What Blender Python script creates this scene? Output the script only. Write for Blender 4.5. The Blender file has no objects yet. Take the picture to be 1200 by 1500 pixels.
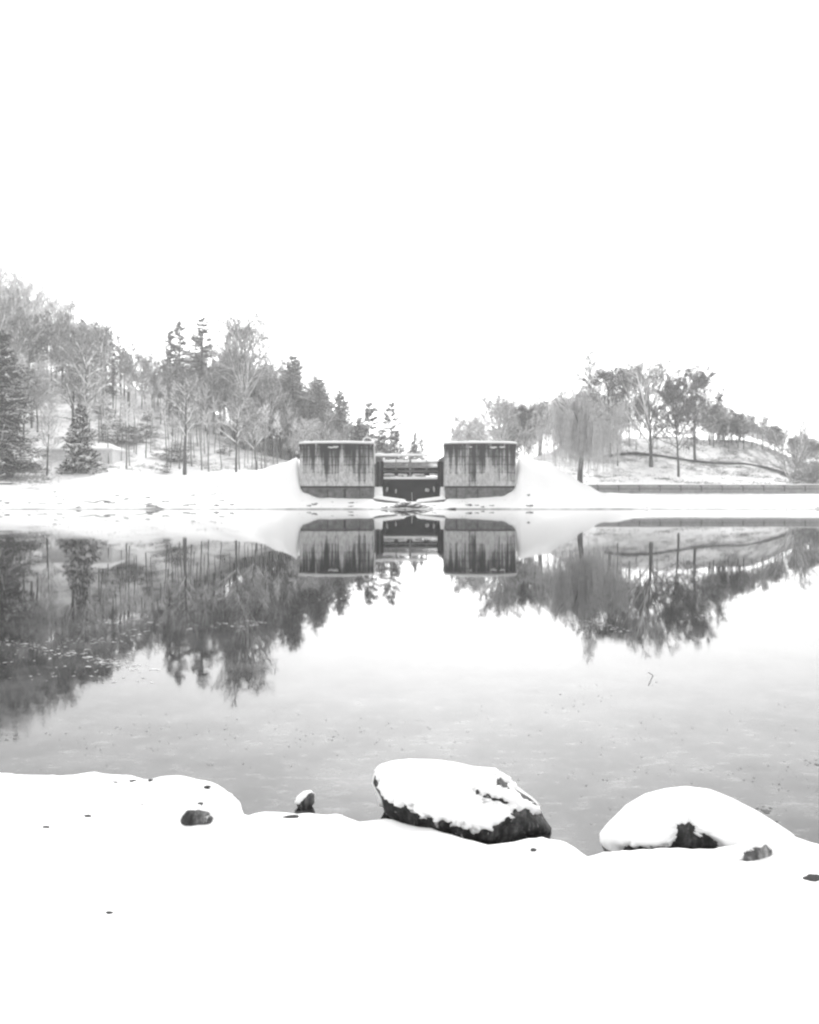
import bpy, math, random
import numpy as np
from mathutils import Vector, noise as mnoise

random.seed(7)
RNG = np.random.default_rng(7)
S = bpy.context.scene
C = S.collection

# ------------------------------------------------------------------ camera, world, sun, exposure
CAM_Z, F, HOR = 1.6, 1100.0, 726.0          # metres, pixels, horizon row of the 1200x1500 photograph
cam_d = bpy.data.cameras.new('camera'); cam = bpy.data.objects.new('camera', cam_d); C.objects.link(cam)
cam.location = (0, 0, CAM_Z); cam.rotation_euler = (math.radians(90), 0, 0)
cam_d.sensor_fit = 'VERTICAL'; cam_d.sensor_height = 36; cam_d.lens = 36 * F / 1500
cam_d.shift_y = (HOR - 750) / 1500
cam_d.clip_start = 0.05; cam_d.clip_end = 6000
S.camera = cam
S.render.resolution_x, S.render.resolution_y = 819, 1024

SUN_EL, SUN_AZ = 38.0, 4.0        # the veiled sun stands beyond the lake
w = bpy.data.worlds.new('World'); S.world = w; w.use_nodes = True
nt = w.node_tree; nt.nodes.clear()
sky = nt.nodes.new('ShaderNodeTexSky'); sky.sky_type = 'NISHITA'; sky.sun_disc = False
sky.sun_elevation = math.radians(SUN_EL); sky.sun_rotation = math.radians(SUN_AZ)
sky.dust_density = 3.0
bw = nt.nodes.new('ShaderNodeRGBToBW')
gm = nt.nodes.new('ShaderNodeMath'); gm.operation = 'POWER'; gm.inputs[1].default_value = .55     # cloud spreads the sun's glow
ml = nt.nodes.new('ShaderNodeMath'); ml.operation = 'MULTIPLY'; ml.inputs[1].default_value = 2.0
bg = nt.nodes.new('ShaderNodeBackground'); bg.inputs['Strength'].default_value = 0.1
out = nt.nodes.new('ShaderNodeOutputWorld')
nt.links.new(sky.outputs[0], bw.inputs[0]); nt.links.new(bw.outputs[0], gm.inputs[0]); nt.links.new(gm.outputs[0], ml.inputs[0])
nt.links.new(ml.outputs[0], bg.inputs['Color']); nt.links.new(bg.outputs[0], out.inputs['Surface'])

sd = bpy.data.lights.new('sun', 'SUN'); sun = bpy.data.objects.new('sun', sd); C.objects.link(sun)
sd.energy = 0.5; sd.angle = math.radians(12); sd.color = (1, 1, 1)
az = math.radians(SUN_AZ)
dirv = Vector((math.sin(az) * math.cos(math.radians(SUN_EL)), math.cos(az) * math.cos(math.radians(SUN_EL)), math.sin(math.radians(SUN_EL))))
sun.rotation_euler = dirv.to_track_quat('Z', 'Y').to_euler()

S.view_settings.view_transform = 'Standard'; S.view_settings.look = 'None'
S.view_settings.gamma = 1; S.view_settings.use_curve_mapping = False
S.view_settings.exposure = 2.32
S.render.engine = 'CYCLES'
S.cycles.max_bounces = 8; S.cycles.diffuse_bounces = 4; S.cycles.volume_bounces = 0
S.cycles.volume_step_rate = 4
S.cycles.filter_width = 2.4
S.cycles.use_denoising = True                  # the soft lens of the photograph

# ------------------------------------------------------------------ materials
def nodes(name):
    m = bpy.data.materials.new(name); m.use_nodes = True
    t = m.node_tree; b = t.nodes['Principled BSDF']
    return m, t, b
def g(v): return (v, v, v, 1)
def tex(t, scale, detail=4, rough=.55, coord='Object', sc=(1, 1, 1)):
    tc = t.nodes.new('ShaderNodeTexCoord'); mp = t.nodes.new('ShaderNodeMapping'); n = t.nodes.new('ShaderNodeTexNoise')
    mp.inputs['Scale'].default_value = sc
    n.inputs['Scale'].default_value = scale; n.inputs['Detail'].default_value = detail; n.inputs['Roughness'].default_value = rough
    t.links.new(tc.outputs[coord], mp.inputs[0]); t.links.new(mp.outputs[0], n.inputs['Vector'])
    return n.outputs['Fac']
def ramp(t, src, stops):
    r = t.nodes.new('ShaderNodeValToRGB'); e = r.color_ramp.elements
    while len(e) < len(stops): e.new(0.5)
    for i, (p, v) in enumerate(stops): e[i].position = p; e[i].color = g(v)
    t.links.new(src, r.inputs[0]); return r.outputs[0]
def math_(t, op, a, b=None, clamp=False):
    n = t.nodes.new('ShaderNodeMath'); n.operation = op; n.use_clamp = clamp
    for i, v in enumerate((a, b)):
        if v is None: continue
        if isinstance(v, (int, float)): n.inputs[i].default_value = v
        else: t.links.new(v, n.inputs[i])
    return n.outputs[0]
def mixc(t, f, a, b):
    n = t.nodes.new('ShaderNodeMix'); n.data_type = 'RGBA'
    for i, v in ((0, f), (6, a), (7, b)):
        if isinstance(v, (int, float)): n.inputs[i].default_value = v if i == 0 else g(v)
        else: t.links.new(v, n.inputs[i])
    return n.outputs[2]
def bump(t, b, src, strength, dist):
    n = t.nodes.new('ShaderNodeBump'); n.inputs['Strength'].default_value = strength; n.inputs['Distance'].default_value = dist
    t.links.new(src, n.inputs['Height']); t.links.new(n.outputs[0], b.inputs['Normal'])

def mat_snow(name='snow', v=0.82):
    m, t, b = nodes(name)
    n = tex(t, 3.0, 6); c = ramp(t, n, [(0.3, v - .03), (0.7, v)])
    t.links.new(c, b.inputs['Base Color']); b.inputs['Roughness'].default_value = .8; b.inputs['Specular IOR Level'].default_value = .2
    bump(t, b, tex(t, 14, 8, .65), .35, .02)
    return m
SNOW = mat_snow()
def mat_flat(name, v, rough=.8, var=.35, scale=5.0):
    m, t, b = nodes(name)
    c = ramp(t, tex(t, scale, 5), [(0.3, v * (1 - var)), (0.7, v * (1 + var))])
    t.links.new(c, b.inputs['Base Color']); b.inputs['Roughness'].default_value = rough; b.inputs['Specular IOR Level'].default_value = .3
    return m
def mat_snowy(name, v, lo=.45, hi=.8, amount=.85, scale=3.0, var=.3, thr=(.35, .6)):
    """dark material with snow lying where the surface faces up"""
    m, t, b = nodes(name)
    geo = t.nodes.new('ShaderNodeNewGeometry'); sx = t.nodes.new('ShaderNodeSeparateXYZ'); t.links.new(geo.outputs['True Normal'], sx.inputs[0])
    mr = t.nodes.new('ShaderNodeMapRange'); mr.inputs[1].default_value = lo; mr.inputs[2].default_value = hi
    t.links.new(sx.outputs[2], mr.inputs[0])
    patch = ramp(t, tex(t, scale, 4), [(thr[0], 0), (thr[1], 1)])
    f = math_(t, 'MULTIPLY', mr.outputs[0], patch); f = math_(t, 'MULTIPLY', f, amount)
    c = ramp(t, tex(t, scale * 2, 5), [(0.3, v * (1 - var)), (0.7, v * (1 + var))])
    t.links.new(mixc(t, f, c, .8), b.inputs['Base Color'])
    b.inputs['Roughness'].default_value = .85; b.inputs['Specular IOR Level'].default_value = .2
    return m
BARK = mat_snowy('bark', .12, .55, .9, .8)
BARKL = mat_snowy('pale_bark', .2, .5, .9, .8)
TWIG = mat_snowy('twigs', .25, .45, .8, .75, 1.0)
TWIGL = mat_snowy('pale_twigs', .42, .45, .8, .8, 1.0)
WILLOW = mat_snowy('willow_twigs', .50, .45, .8, .8, 1.0)
NEEDLE = mat_snowy('needles', .12, .5, .85, .6, 1.2)
NEEDLEG = mat_snowy('frosted_needles', .22, .5, .85, .7, 1.2)
NEEDLES = mat_snowy('snow_dusted_needles', .045, .3, .7, .95, 2.0, thr=(.2, .45))
LEAF = mat_snowy('dry_leaves', .13, .6, .95, .6, 2.0)
ROCKF = mat_snowy('far_stone', .08, .55, .8, 1.0, 2.0, thr=(.2, .35))

def mat_ground():
    m, t, b = nodes('snowy_ground')
    geo = t.nodes.new('ShaderNodeNewGeometry'); sx = t.nodes.new('ShaderNodeSeparateXYZ'); t.links.new(geo.outputs['Position'], sx.inputs[0])
    # wet soil showing in a narrow strip just above the water
    def rng_(src, a, b, c=0, d=1):
        n = t.nodes.new('ShaderNodeMapRange'); n.inputs[1].default_value = a; n.inputs[2].default_value = b; n.inputs[3].default_value = c; n.inputs[4].default_value = d
        t.links.new(src, n.inputs[0]); return n.outputs[0]
    X, Yp, Z = sx.outputs[0], sx.outputs[1], sx.outputs[2]
    wet = math_(t, 'MULTIPLY', rng_(Z, .05, .20, 1, 0), ramp(t, tex(t, .35, 6, .7), [(.36, .35), (.55, 1)]))
    # leaf litter showing through the thin snow under the trees, and weeds on the left flat
    streak = ramp(t, tex(t, .55, 10, .72, sc=(.8, .35, 1.3)), [(.44, 0), (.60, .97)])
    big = ramp(t, tex(t, .07, 4), [(.36, .25), (.56, 1)])
    hill = math_(t, 'MULTIPLY', rng_(Z, 3.3, 6.5), rng_(Yp, 113, 122))
    lit = math_(t, 'MULTIPLY', math_(t, 'MULTIPLY', streak, big), hill)
    weeds = ramp(t, tex(t, .5, 9, .75, sc=(.35, 1.1, 1.5)), [(.56, 0), (.66, .96)])
    flat = math_(t, 'MULTIPLY', rng_(X, -18, -26), rng_(Yp, 112, 106))
    lit = math_(t, 'MAXIMUM', lit, math_(t, 'MULTIPLY', weeds, flat))
    f = math_(t, 'MAXIMUM', wet, lit)
    t.links.new(mixc(t, f, .82, .26), b.inputs['Base Color']); b.inputs['Roughness'].default_value = .85; b.inputs['Specular IOR Level'].default_value = .2
    bump(t, b, tex(t, 2.0, 8, .6), .4, .12)
    return m
GROUND = mat_ground()

def mat_concrete(name, v, stain, seed=0., streak_scale=1.0):
    m, t, b = nodes(name)
    tc = t.nodes.new('ShaderNodeTexCoord'); mp = t.nodes.new('ShaderNodeMapping')
    mp.inputs['Scale'].default_value = (2.3 * streak_scale, 2.3 * streak_scale, .10); mp.inputs['Location'].default_value = (seed, seed * .7, 0)
    n = t.nodes.new('ShaderNodeTexNoise'); n.inputs['Scale'].default_value = 1.0; n.inputs['Detail'].default_value = 7; n.inputs['Roughness'].default_value = .62
    t.links.new(tc.outputs['Object'], mp.inputs[0]); t.links.new(mp.outputs[0], n.inputs['Vector'])
    sx = t.nodes.new('ShaderNodeSeparateXYZ'); t.links.new(tc.outputs['Object'], sx.inputs[0])
    h = t.nodes.new('ShaderNodeMapRange'); h.inputs[1].default_value = 2.6; h.inputs[2].default_value = 8.0; h.inputs[3].default_value = -.16; h.inputs[4].default_value = .21
    t.links.new(sx.outputs[2], h.inputs[0])
    # ragged height of the run-off stains
    rag = math_(t, 'MULTIPLY', math_(t, 'SUBTRACT', tex(t, 1.1, 5, .7, sc=(1, 1, .3)), .5), .35)
    blot = math_(t, 'MULTIPLY', math_(t, 'SUBTRACT', tex(t, .42, 3, .5, sc=(1, 1, .35)), .5), .55)
    s = math_(t, 'ADD', math_(t, 'ADD', math_(t, 'ADD', n.outputs['Fac'], h.outputs[0]), rag), blot)
    lift = t.nodes.new('ShaderNodeTexWave'); lift.bands_direction = 'Z'; lift.inputs['Scale'].default_value = .32; lift.inputs['Distortion'].default_value = 1.2; lift.inputs['Detail'].default_value = 3
    t.links.new(tc.outputs['Object'], lift.inputs[0]); s = math_(t, 'ADD', s, math_(t, 'MULTIPLY', ramp(t, lift.outputs['Fac'], [(.90, 0), (1.0, 1)]), .06))
    st = ramp(t, s, [(.475, 0), (.56, stain * .7), (.66, stain)])
    fine = ramp(t, tex(t, 3.2, 9, .8, sc=(1.2, 1.2, .55)), [(.34, v * .5), (.47, v * 1.0), (.62, v * 1.5)])
    t.links.new(mixc(t, st, fine, .022), b.inputs['Base Color'])
    b.inputs['Roughness'].default_value = .9; b.inputs['Specular IOR Level'].default_value = .2
    bump(t, b, tex(t, 6, 8, .7), .4, .03)
    return m
CONC = mat_concrete('stained_concrete', .45, .97, 3.1)
CONC2 = mat_concrete('stained_concrete_two', .43, .95, 11.7, 1.15)
CONCD = mat_flat('wet_concrete', .13, .8, .5, 2.0)
CONCW = mat_flat('wall_concrete', .24, .9, .2, 2.0)
DARKM = mat_flat('dark_joint', .02, .9)
STEEL = mat_flat('dark_steel', .010, .7, .5, 1.2)
STEEL.node_tree.nodes['Principled BSDF'].inputs['Specular IOR Level'].default_value = .05
STEELL = mat_flat('grey_painted_steel', .24, .6, .25, 2.0)
STONED = mat_flat('dark_stone', .10, .9, .5, 4.0)

def mat_rock(name, v, sc=1.0):
    m, t, b = nodes(name)
    n = math_(t, 'ADD', math_(t, 'MULTIPLY', tex(t, 9 * sc, 10, .75), .5), math_(t, 'MULTIPLY', tex(t, 22 * sc, 8, .7, sc=(1.5, 1.2, .3)), .5)); c = ramp(t, n, [(.38, v * .2), (.5, v * .7), (.58, v * 2.2), (.66, v * 5.5)])
    rime = ramp(t, tex(t, 26 * sc, 4, .6, sc=(1, 1, .5)), [(.64, 0), (.70, .85)])
    t.links.new(mixc(t, rime, c, .6), b.inputs['Base Color'])
    b.inputs['Roughness'].default_value = .75; b.inputs['Specular IOR Level'].default_value = .3
    bump(t, b, tex(t, 16 * sc, 10, .7), .9, .03)
    return m
ROCK = mat_rock('lake_rock', .055)
ROCKL = mat_rock('pale_lake_rock', .15)

def mat_water():
    m, t, b = nodes('still_water')
    b.inputs['IOR'].default_value = 1.33; b.inputs['Roughness'].default_value = .035
    geo = t.nodes.new('ShaderNodeNewGeometry'); sx = t.nodes.new('ShaderNodeSeparateXYZ'); t.links.new(geo.outputs['Position'], sx.inputs[0])
    # thin skin of grey ice thickening towards the near shore
    mr = t.nodes.new('ShaderNodeMapRange'); mr.inputs[1].default_value = 12; mr.inputs[2].default_value = 4.2; t.links.new(sx.outputs[1], mr.inputs[0])
    n1 = ramp(t, tex(t, 1.6, 9, .65, 'Object', (1, 1, 1)), [(.42, 0), (.70, 1)])
    n2 = ramp(t, tex(t, 9, 7, .7, 'Object', (.7, 1.5, 1)), [(.52, 0), (.68, 1)])
    ice = math_(t, 'MULTIPLY', math_(t, 'ADD', math_(t, 'MULTIPLY', n1, .5), math_(t, 'MULTIPLY', n2, .5)), mr.outputs[0])
    t.links.new(mixc(t, ice, .003, .145), b.inputs['Base Color'])
    r = math_(t, 'ADD', math_(t, 'MULTIPLY', ice, .10), .025); t.links.new(r, b.inputs['Roughness'])
    bump(t, b, tex(t, .9, 5, .5, 'Object', (1, .35, 1)), .05, .02)
    return m
WATER = mat_water()
ICE = mat_flat('thin_ice', .5, .4, .5, 8.0)
DEBRIS = mat_flat('wet_leaf_bits', .16, .7, .5, 8.0)
HUTW = mat_flat('hut_wall', .74, .8, .2)

# ------------------------------------------------------------------ mesh helpers
class MB:
    def __init__(s): s.v = []; s.q = []; s.t = []; s.n = 0
    def add(s, V, Q=None, T=None):
        V = np.asarray(V, float).reshape(-1, 3); s.v.append(V)
        if Q is not None and len(Q): s.q.append(np.asarray(Q, int).reshape(-1, 4) + s.n)
        if T is not None and len(T): s.t.append(np.asarray(T, int).reshape(-1, 3) + s.n)
        s.n += len(V); return s
    def mesh(s, name, mat, smooth=False):
        V = np.concatenate(s.v)
        Q = np.concatenate(s.q) if s.q else np.zeros((0, 4), int); T = np.concatenate(s.t) if s.t else np.zeros((0, 3), int)
        me = bpy.data.meshes.new(name)
        me.vertices.add(len(V)); me.vertices.foreach_set('co', V.astype(np.float32).ravel())
        idx = np.concatenate([Q.ravel(), T.ravel()]); me.loops.add(len(idx)); me.loops.foreach_set('vertex_index', idx.astype(np.int32))
        tot = np.concatenate([np.full(len(Q), 4), np.full(len(T), 3)]); st = np.concatenate([[0], np.cumsum(tot)[:-1]])
        me.polygons.add(len(tot)); me.polygons.foreach_set('loop_start', st.astype(np.int32)); me.polygons.foreach_set('loop_total', tot.astype(np.int32))
        me.polygons.foreach_set('use_smooth', np.full(len(tot), smooth))
        me.update(calc_edges=True); me.validate()
        me.materials.append(mat); return me
    def box(s, x0, x1, y0, y1, z0, z1):
        V = [(x, y, z) for x in (x0, x1) for y in (y0, y1) for z in (z0, z1)]
        return s.add(V, [(0, 1, 3, 2), (4, 6, 7, 5), (0, 4, 5, 1), (2, 3, 7, 6), (0, 2, 6, 4), (1, 5, 7, 3)])
def link(name, me, parent=None, loc=(0, 0, 0), **props):
    o = bpy.data.objects.new(name, me); C.objects.link(o); o.location = loc
    if parent is not None: o.parent = parent
    for k, v in props.items():
        if v: o[k] = v
    return o
def thing(name, label, cat, loc, group=None, rz=0):
    o = link(name, None, None, loc, label=label, category=cat, group=group); o.rotation_euler = (0, 0, rz); o.empty_display_size = .3
    return o
def px(u, v, Y): return np.array([(u - 600) / F * Y, Y, CAM_Z + (HOR - v) / F * Y])

def norm(a): return a / np.maximum(np.linalg.norm(a, axis=-1, keepdims=True), 1e-9)
def branches(mb, P, D, L, B, r0, r1, seg=3, M=3, wob=0.0, rng=RNG, jit=None):
    """vectorised curved tapering tubes: P start, D unit direction, L length, B bend vector"""
    N = len(P)
    if N == 0: return
    s = np.linspace(0, 1, seg + 1)[None, :, None]
    pts = P[:, None, :] + D[:, None, :] * L[:, None, None] * s + B[:, None, :] * s * s
    if wob: pts[:, 1:, :] += rng.normal(0, 1, (N, seg, 3)) * (wob * L)[:, None, None] / seg
    tan = norm(D[:, None, :] * L[:, None, None] + 2 * B[:, None, :] * s)
    ref = np.where(np.abs(tan[:, :1, 2:3]) > .9, np.array([1., 0, 0]), np.array([0, 0, 1.]))
    a = norm(np.cross(tan, np.broadcast_to(ref, tan.shape))); b = np.cross(a, tan)
    ang = np.arange(M) / M * 2 * np.pi + np.pi / 2 + rng.uniform(0, 2, (N, 1, 1)) * (0 if M > 3 else 1)
    r = (np.asarray(r0)[:, None] * (1 - s[:, :, 0]) + np.asarray(r1)[:, None] * s[:, :, 0])[:, :, None, None]
    V = pts[:, :, None, :] + r * (np.cos(ang)[..., None] * a[:, :, None, :] + np.sin(ang)[..., None] * b[:, :, None, :])
    i = np.arange(N)[:, None, None] * (seg + 1) * M; j = np.arange(seg)[None, :, None] * M; k = np.arange(M)[None, None, :]; k2 = (k + 1) % M
    Q = np.stack([i + j + k, i + j + k2, i + j + M + k2, i + j + M + k], -1)
    mb.add(V, Q)
    return pts
def children(P, D, L, B, n, s0, s1, ang, lr, rng, zup=0.0, lvar=.35, taper=.5, droop=0.0, bend=.1):
    """n child branches on each parent; returns P, D, L, B of the children"""
    N = len(P); s = s0 + (s1 - s0) * (np.arange(n)[None, :] + rng.uniform(0, 1, (N, n))) / n
    p = P[:, None] + D[:, None] * L[:, None, None] * s[..., None] + B[:, None] * (s ** 2)[..., None]
    t = norm(D[:, None] * L[:, None, None] + 2 * B[:, None] * s[..., None])
    rv = norm(rng.normal(0, 1, (N, n, 3))); perp = norm(np.cross(t, rv))
    a = np.radians(ang * (1 + rng.uniform(-.35, .35, (N, n))))[..., None]
    d = t * np.cos(a) + perp * np.sin(a); d[..., 2] += zup; d = norm(d)
    l = L[:, None] * lr * (1 + rng.uniform(-lvar, lvar, (N, n))) * (1 - taper * s)
    d = d.reshape(-1, 3); l = l.reshape(-1)
    b = rng.normal(0, bend, (len(l), 3)) * l[:, None]; b[:, 2] += droop * l
    return p.reshape(-1, 3), d, l, b
def one(*a): return [np.asarray(x, float)[None] if np.ndim(x) else np.array([x], float) for x in a]

# ------------------------------------------------------------------ tree makers: all of height 1*h, base at the origin
def make_bare(seed, h, rad, fork=.28, arch=0.0, dens=1.0, tw=.014, upright=.5, bark=BARK, twig=TWIG, snow=True, limbs=13, rtrunk=None):
    rng = np.random.default_rng(seed); tr, cr, sn = MB(), MB(), MB()
    rt = rtrunk or h * .014
    P, D, L, B = one((0, 0, -.4), (0, 0, 1.), h * .93, rng.normal(0, .03, 3) * h * np.array([1, 1, 0]))
    branches(tr, P, D, L, B, [rt * 1.25], [rt * .18], 10, 7, .02, rng)
    n = limbs; s = np.linspace(fork, .95, n) + rng.uniform(-.02, .02, n); az = np.arange(n) * 2.399 + rng.uniform(-.4, .4, n)
    el = np.radians(25 + upright * 50 + rng.uniform(-12, 12, n) + 15 * s)
    p1 = P + D * L[:, None] * s[:, None] + B * (s ** 2)[:, None]
    d1 = np.stack([np.cos(az) * np.cos(el), np.sin(az) * np.cos(el), np.sin(el)], -1)
    prof = np.sqrt(np.clip(1 - ((s - .45) / .62) ** 2, .05, 1)); l1 = rad * prof * rng.uniform(.85, 1.25, n) * (1 + upright * .35)
    b1 = rng.normal(0, .06, (n, 3)) * l1[:, None]; b1[:, 2] += (.12 - arch) * l1
    r1 = rt * .5 * (l1 / l1.max())
    branches(tr, p1, d1, l1, b1, r1, r1 * .25, 5, 5, .06, rng)
    p2, d2, l2, b2 = children(p1, d1, l1, b1, 7, .15, 1, 42, .55, rng, .1, droop=-arch * .7)
    branches(cr, p2, d2, l2, b2, np.full(len(l2), rt * .16), np.full(len(l2), rt * .05), 3, 4, .08, rng)
    p3, d3, l3, b3 = children(p2, d2, l2, b2, max(2, round(6 * dens)), .15, 1, 42, .6, rng, .08, droop=-arch * .5)
    l3 = np.maximum(l3, .35)
    branches(cr, p3, d3, l3, b3, np.full(len(l3), tw * 1.5), np.full(len(l3), tw * .8), 2, 3, .1, rng)
    p4, d4, l4, b4 = children(p3, d3, l3, b3, max(2, round(5 * dens)), .1, 1, 38, .75, rng, .05)
    l4 = np.maximum(l4, .25)
    branches(cr, p4, d4, l4, b4, np.full(len(l4), tw), np.full(len(l4), tw * .5), 1, 3, 0, rng)
    if snow:
        up = np.array([0, 0, 1.])
        branches(sn, p1 + up * r1[:, None] * .8, d1, l1, b1, r1 * 1.0 + .03, r1 * .5 + .02, 5, 5, .0, rng)
        k = rng.random(len(l2)) < .75
        branches(sn, p2[k] + up * rt * .12, d2[k], l2[k], b2[k], np.full(k.sum(), rt * .17 + .022), np.full(k.sum(), rt * .07 + .014), 3, 4, 0, rng)
        k = rng.random(len(l3)) < (.25 + arch)
        branches(sn, p3[k] + up * tw, d3[k], l3[k], b3[k], np.full(k.sum(), tw * 2.2), np.full(k.sum(), tw * 1.2), 2, 3, 0, rng)
    return dict(trunk=tr.mesh('trunk', bark, True), crown=cr.mesh('crown', twig), snow=sn.mesh('snow', SNOW) if snow else None, h=h)

def make_conifer(seed, h, rad, base=.1, dens=1.0, droop=.18, needle=NEEDLE, blade=.035, shape=1.0, bark=BARK, ragged=.25, whorls=26, per=7, snow=0.25, sr=1.9):
    rng = np.random.default_rng(seed); tr, cr, sn = MB(), MB(), MB(); rt = h * .013
    P, D, L, B = one((0, 0, -.4), (0, 0, 1.), h + .3, rng.normal(0, .012, 3) * h * np.array([1, 1, 0]))
    branches(tr, P, D, L, B, [rt * 1.2], [rt * .1], 10, 7, .01, rng)
    n = whorls * per; s = base + (1 - base) * (np.repeat(np.arange(whorls), per) + rng.uniform(-.35, .35, n)) / whorls; s = np.clip(s, base, .995)
    q = (s - base) / (1 - base)
    l1 = rad * ((1 - q) ** shape * .93 + .07) * np.clip(q * 7 + .55, 0, 1) * (1 + rng.uniform(-ragged, ragged, n))
    az = rng.uniform(0, 2 * np.pi, n); el = np.radians(-8 + 42 * q + rng.uniform(-10, 10, n))
    p1 = P + D * L[:, None] * s[:, None] + B * (s ** 2)[:, None]
    d1 = np.stack([np.cos(az) * np.cos(el), np.sin(az) * np.cos(el), np.sin(el)], -1)
    b1 = rng.normal(0, .05, (n, 3)) * l1[:, None]; b1[:, 2] -= droop * l1
    branches(tr, p1, d1, l1, b1, np.full(n, rt * .22), np.full(n, rt * .06), 3, 3, 0, rng)
    c1 = max(4, round(9 * dens)); p2, d2, l2, b2 = children(p1, d1, l1, b1, c1, .12, 1, 48, .42, rng, 0.0, taper=.45)
    d2[:, 2] *= .45; d2 = norm(d2); l2 = np.maximum(l2, .22)
    branches(cr, p2, d2, l2, b2, np.full(len(l2), blade * 1.3), np.full(len(l2), blade * .5), 2, 3, 0, rng)
    p3, d3, l3, b3 = children(p2, d2, l2, b2, max(3, round(6 * dens)), .1, 1, 50, .5, rng, 0.0)
    d3[:, 2] *= .7; d3 = norm(d3); l3 = np.clip(l3, .14, .5)
    branches(cr, p3, d3, l3, b3, np.full(len(l3), blade), np.full(len(l3), blade * .4), 1, 3, 0, rng)
    if snow:
        k = rng.random(len(l2)) < snow; up = np.array([0, 0, 1.])
        branches(sn, p2[k] + up * blade, d2[k], l2[k], b2[k], np.full(k.sum(), blade * sr), np.full(k.sum(), blade * sr * .55), 2, 4, 0, rng)
    return dict(trunk=tr.mesh('trunk', bark, True), crown=cr.mesh('crown', needle), snow=sn.mesh('snow', SNOW) if snow else None, h=h)

def make_pine(seed, h, rad, clear=.45, n=26, dens=1.0, twig=NEEDLE, bark=BARK, up=20):
    """tall pine: long bare stem, crown of clumps high up"""
    rng = np.random.default_rng(seed); tr, cr, sn = MB(), MB(), MB(); rt = h * .011
    P, D, L, B = one((0, 0, -.4), (0, 0, 1.), h * .98, rng.normal(0, .02, 3) * h * np.array([1, 1, 0]))
    branches(tr, P, D, L, B, [rt * 1.2], [rt * .15], 10, 7, .01, rng)
    s = np.linspace(clear, .985, n) + rng.uniform(-.01, .01, n); q = (s - clear) / (1 - clear)
    l1 = rad * np.sqrt(np.clip(1 - q ** 1.8, .03, 1)) * np.clip(q * 4 + .45, 0, 1) * rng.uniform(.6, 1.2, n)
    az = np.arange(n) * 2.399 + rng.uniform(-.5, .5, n); el = np.radians(up + 25 * q + rng.uniform(-12, 12, n))
    p1 = P + D * L[:, None] * s[:, None] + B * (s ** 2)[:, None]
    d1 = np.stack([np.cos(az) * np.cos(el), np.sin(az) * np.cos(el), np.sin(el)], -1); b1 = rng.normal(0, .08, (n, 3)) * l1[:, None]
    branches(tr, p1, d1, l1, b1, np.full(n, rt * .3), np.full(n, rt * .08), 4, 4, .04, rng)
    p2, d2, l2, b2 = children(p1, d1, l1, b1, 8, .3, 1, 45, .38, rng, .12); l2 = np.maximum(l2, .35)
    branches(cr, p2, d2, l2, b2, np.full(len(l2), .03), np.full(len(l2), .02), 2, 3, 0, rng)
    p3, d3, l3, b3 = children(p2, d2, l2, b2, max(3, round(13 * dens)), .2, 1, 60, .55, rng, .1); l3 = np.clip(l3, .2, .6)
    branches(cr, p3, d3, l3, b3, np.full(len(l3), .035), np.full(len(l3), .02), 1, 3, 0, rng)
    k = rng.random(len(l2)) < .35
    branches(sn, p2[k] + np.array([0, 0, .04]), d2[k], l2[k], b2[k], np.full(k.sum(), .05), np.full(k.sum(), .03), 2, 4, 0, rng)
    return dict(trunk=tr.mesh('trunk', bark, True), crown=cr.mesh('crown', twig), snow=sn.mesh('snow', SNOW), h=h)

def make_leafy(seed, h, rad, n=11000, size=.11, fork=.25, dens=.7, leaf=LEAF, sparse=0):
    t = make_bare(seed, h, rad, fork, 0, dens, .017, .12, snow=False, limbs=19)
    rng = np.random.default_rng(seed + 50); me = t['crown']
    co = np.zeros(len(me.vertices) * 3, np.float32); me.vertices.foreach_get('co', co); co = co.reshape(-1, 3)
    # leaves hang on in clumps
    c = co[rng.integers(0, len(co), n * 2)]; dn = np.array([mnoise.noise(Vector(q * 1.6)) for q in map(Vector, c.tolist())])
    c = c[np.argsort(-(dn + rng.uniform(0, 1.3, len(dn))))[:n]]; ctr = c + rng.normal(0, .16, (n, 3)); a = norm(rng.normal(0, 1, (n, 3))); b = norm(np.cross(a, rng.normal(0, 1, (n, 3))))
    sz = size * rng.uniform(.5, 1.2, (n, 1)); V = np.stack([ctr - a * sz, ctr + b * sz * .55, ctr + a * sz, ctr - b * sz * .55 + np.cross(a, b) * sz * .2], 1)
    mb = MB(); mb.add(V, np.arange(n * 4).reshape(-1, 4)); t['leaves'] = mb.mesh('leaves', leaf); return t

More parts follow.
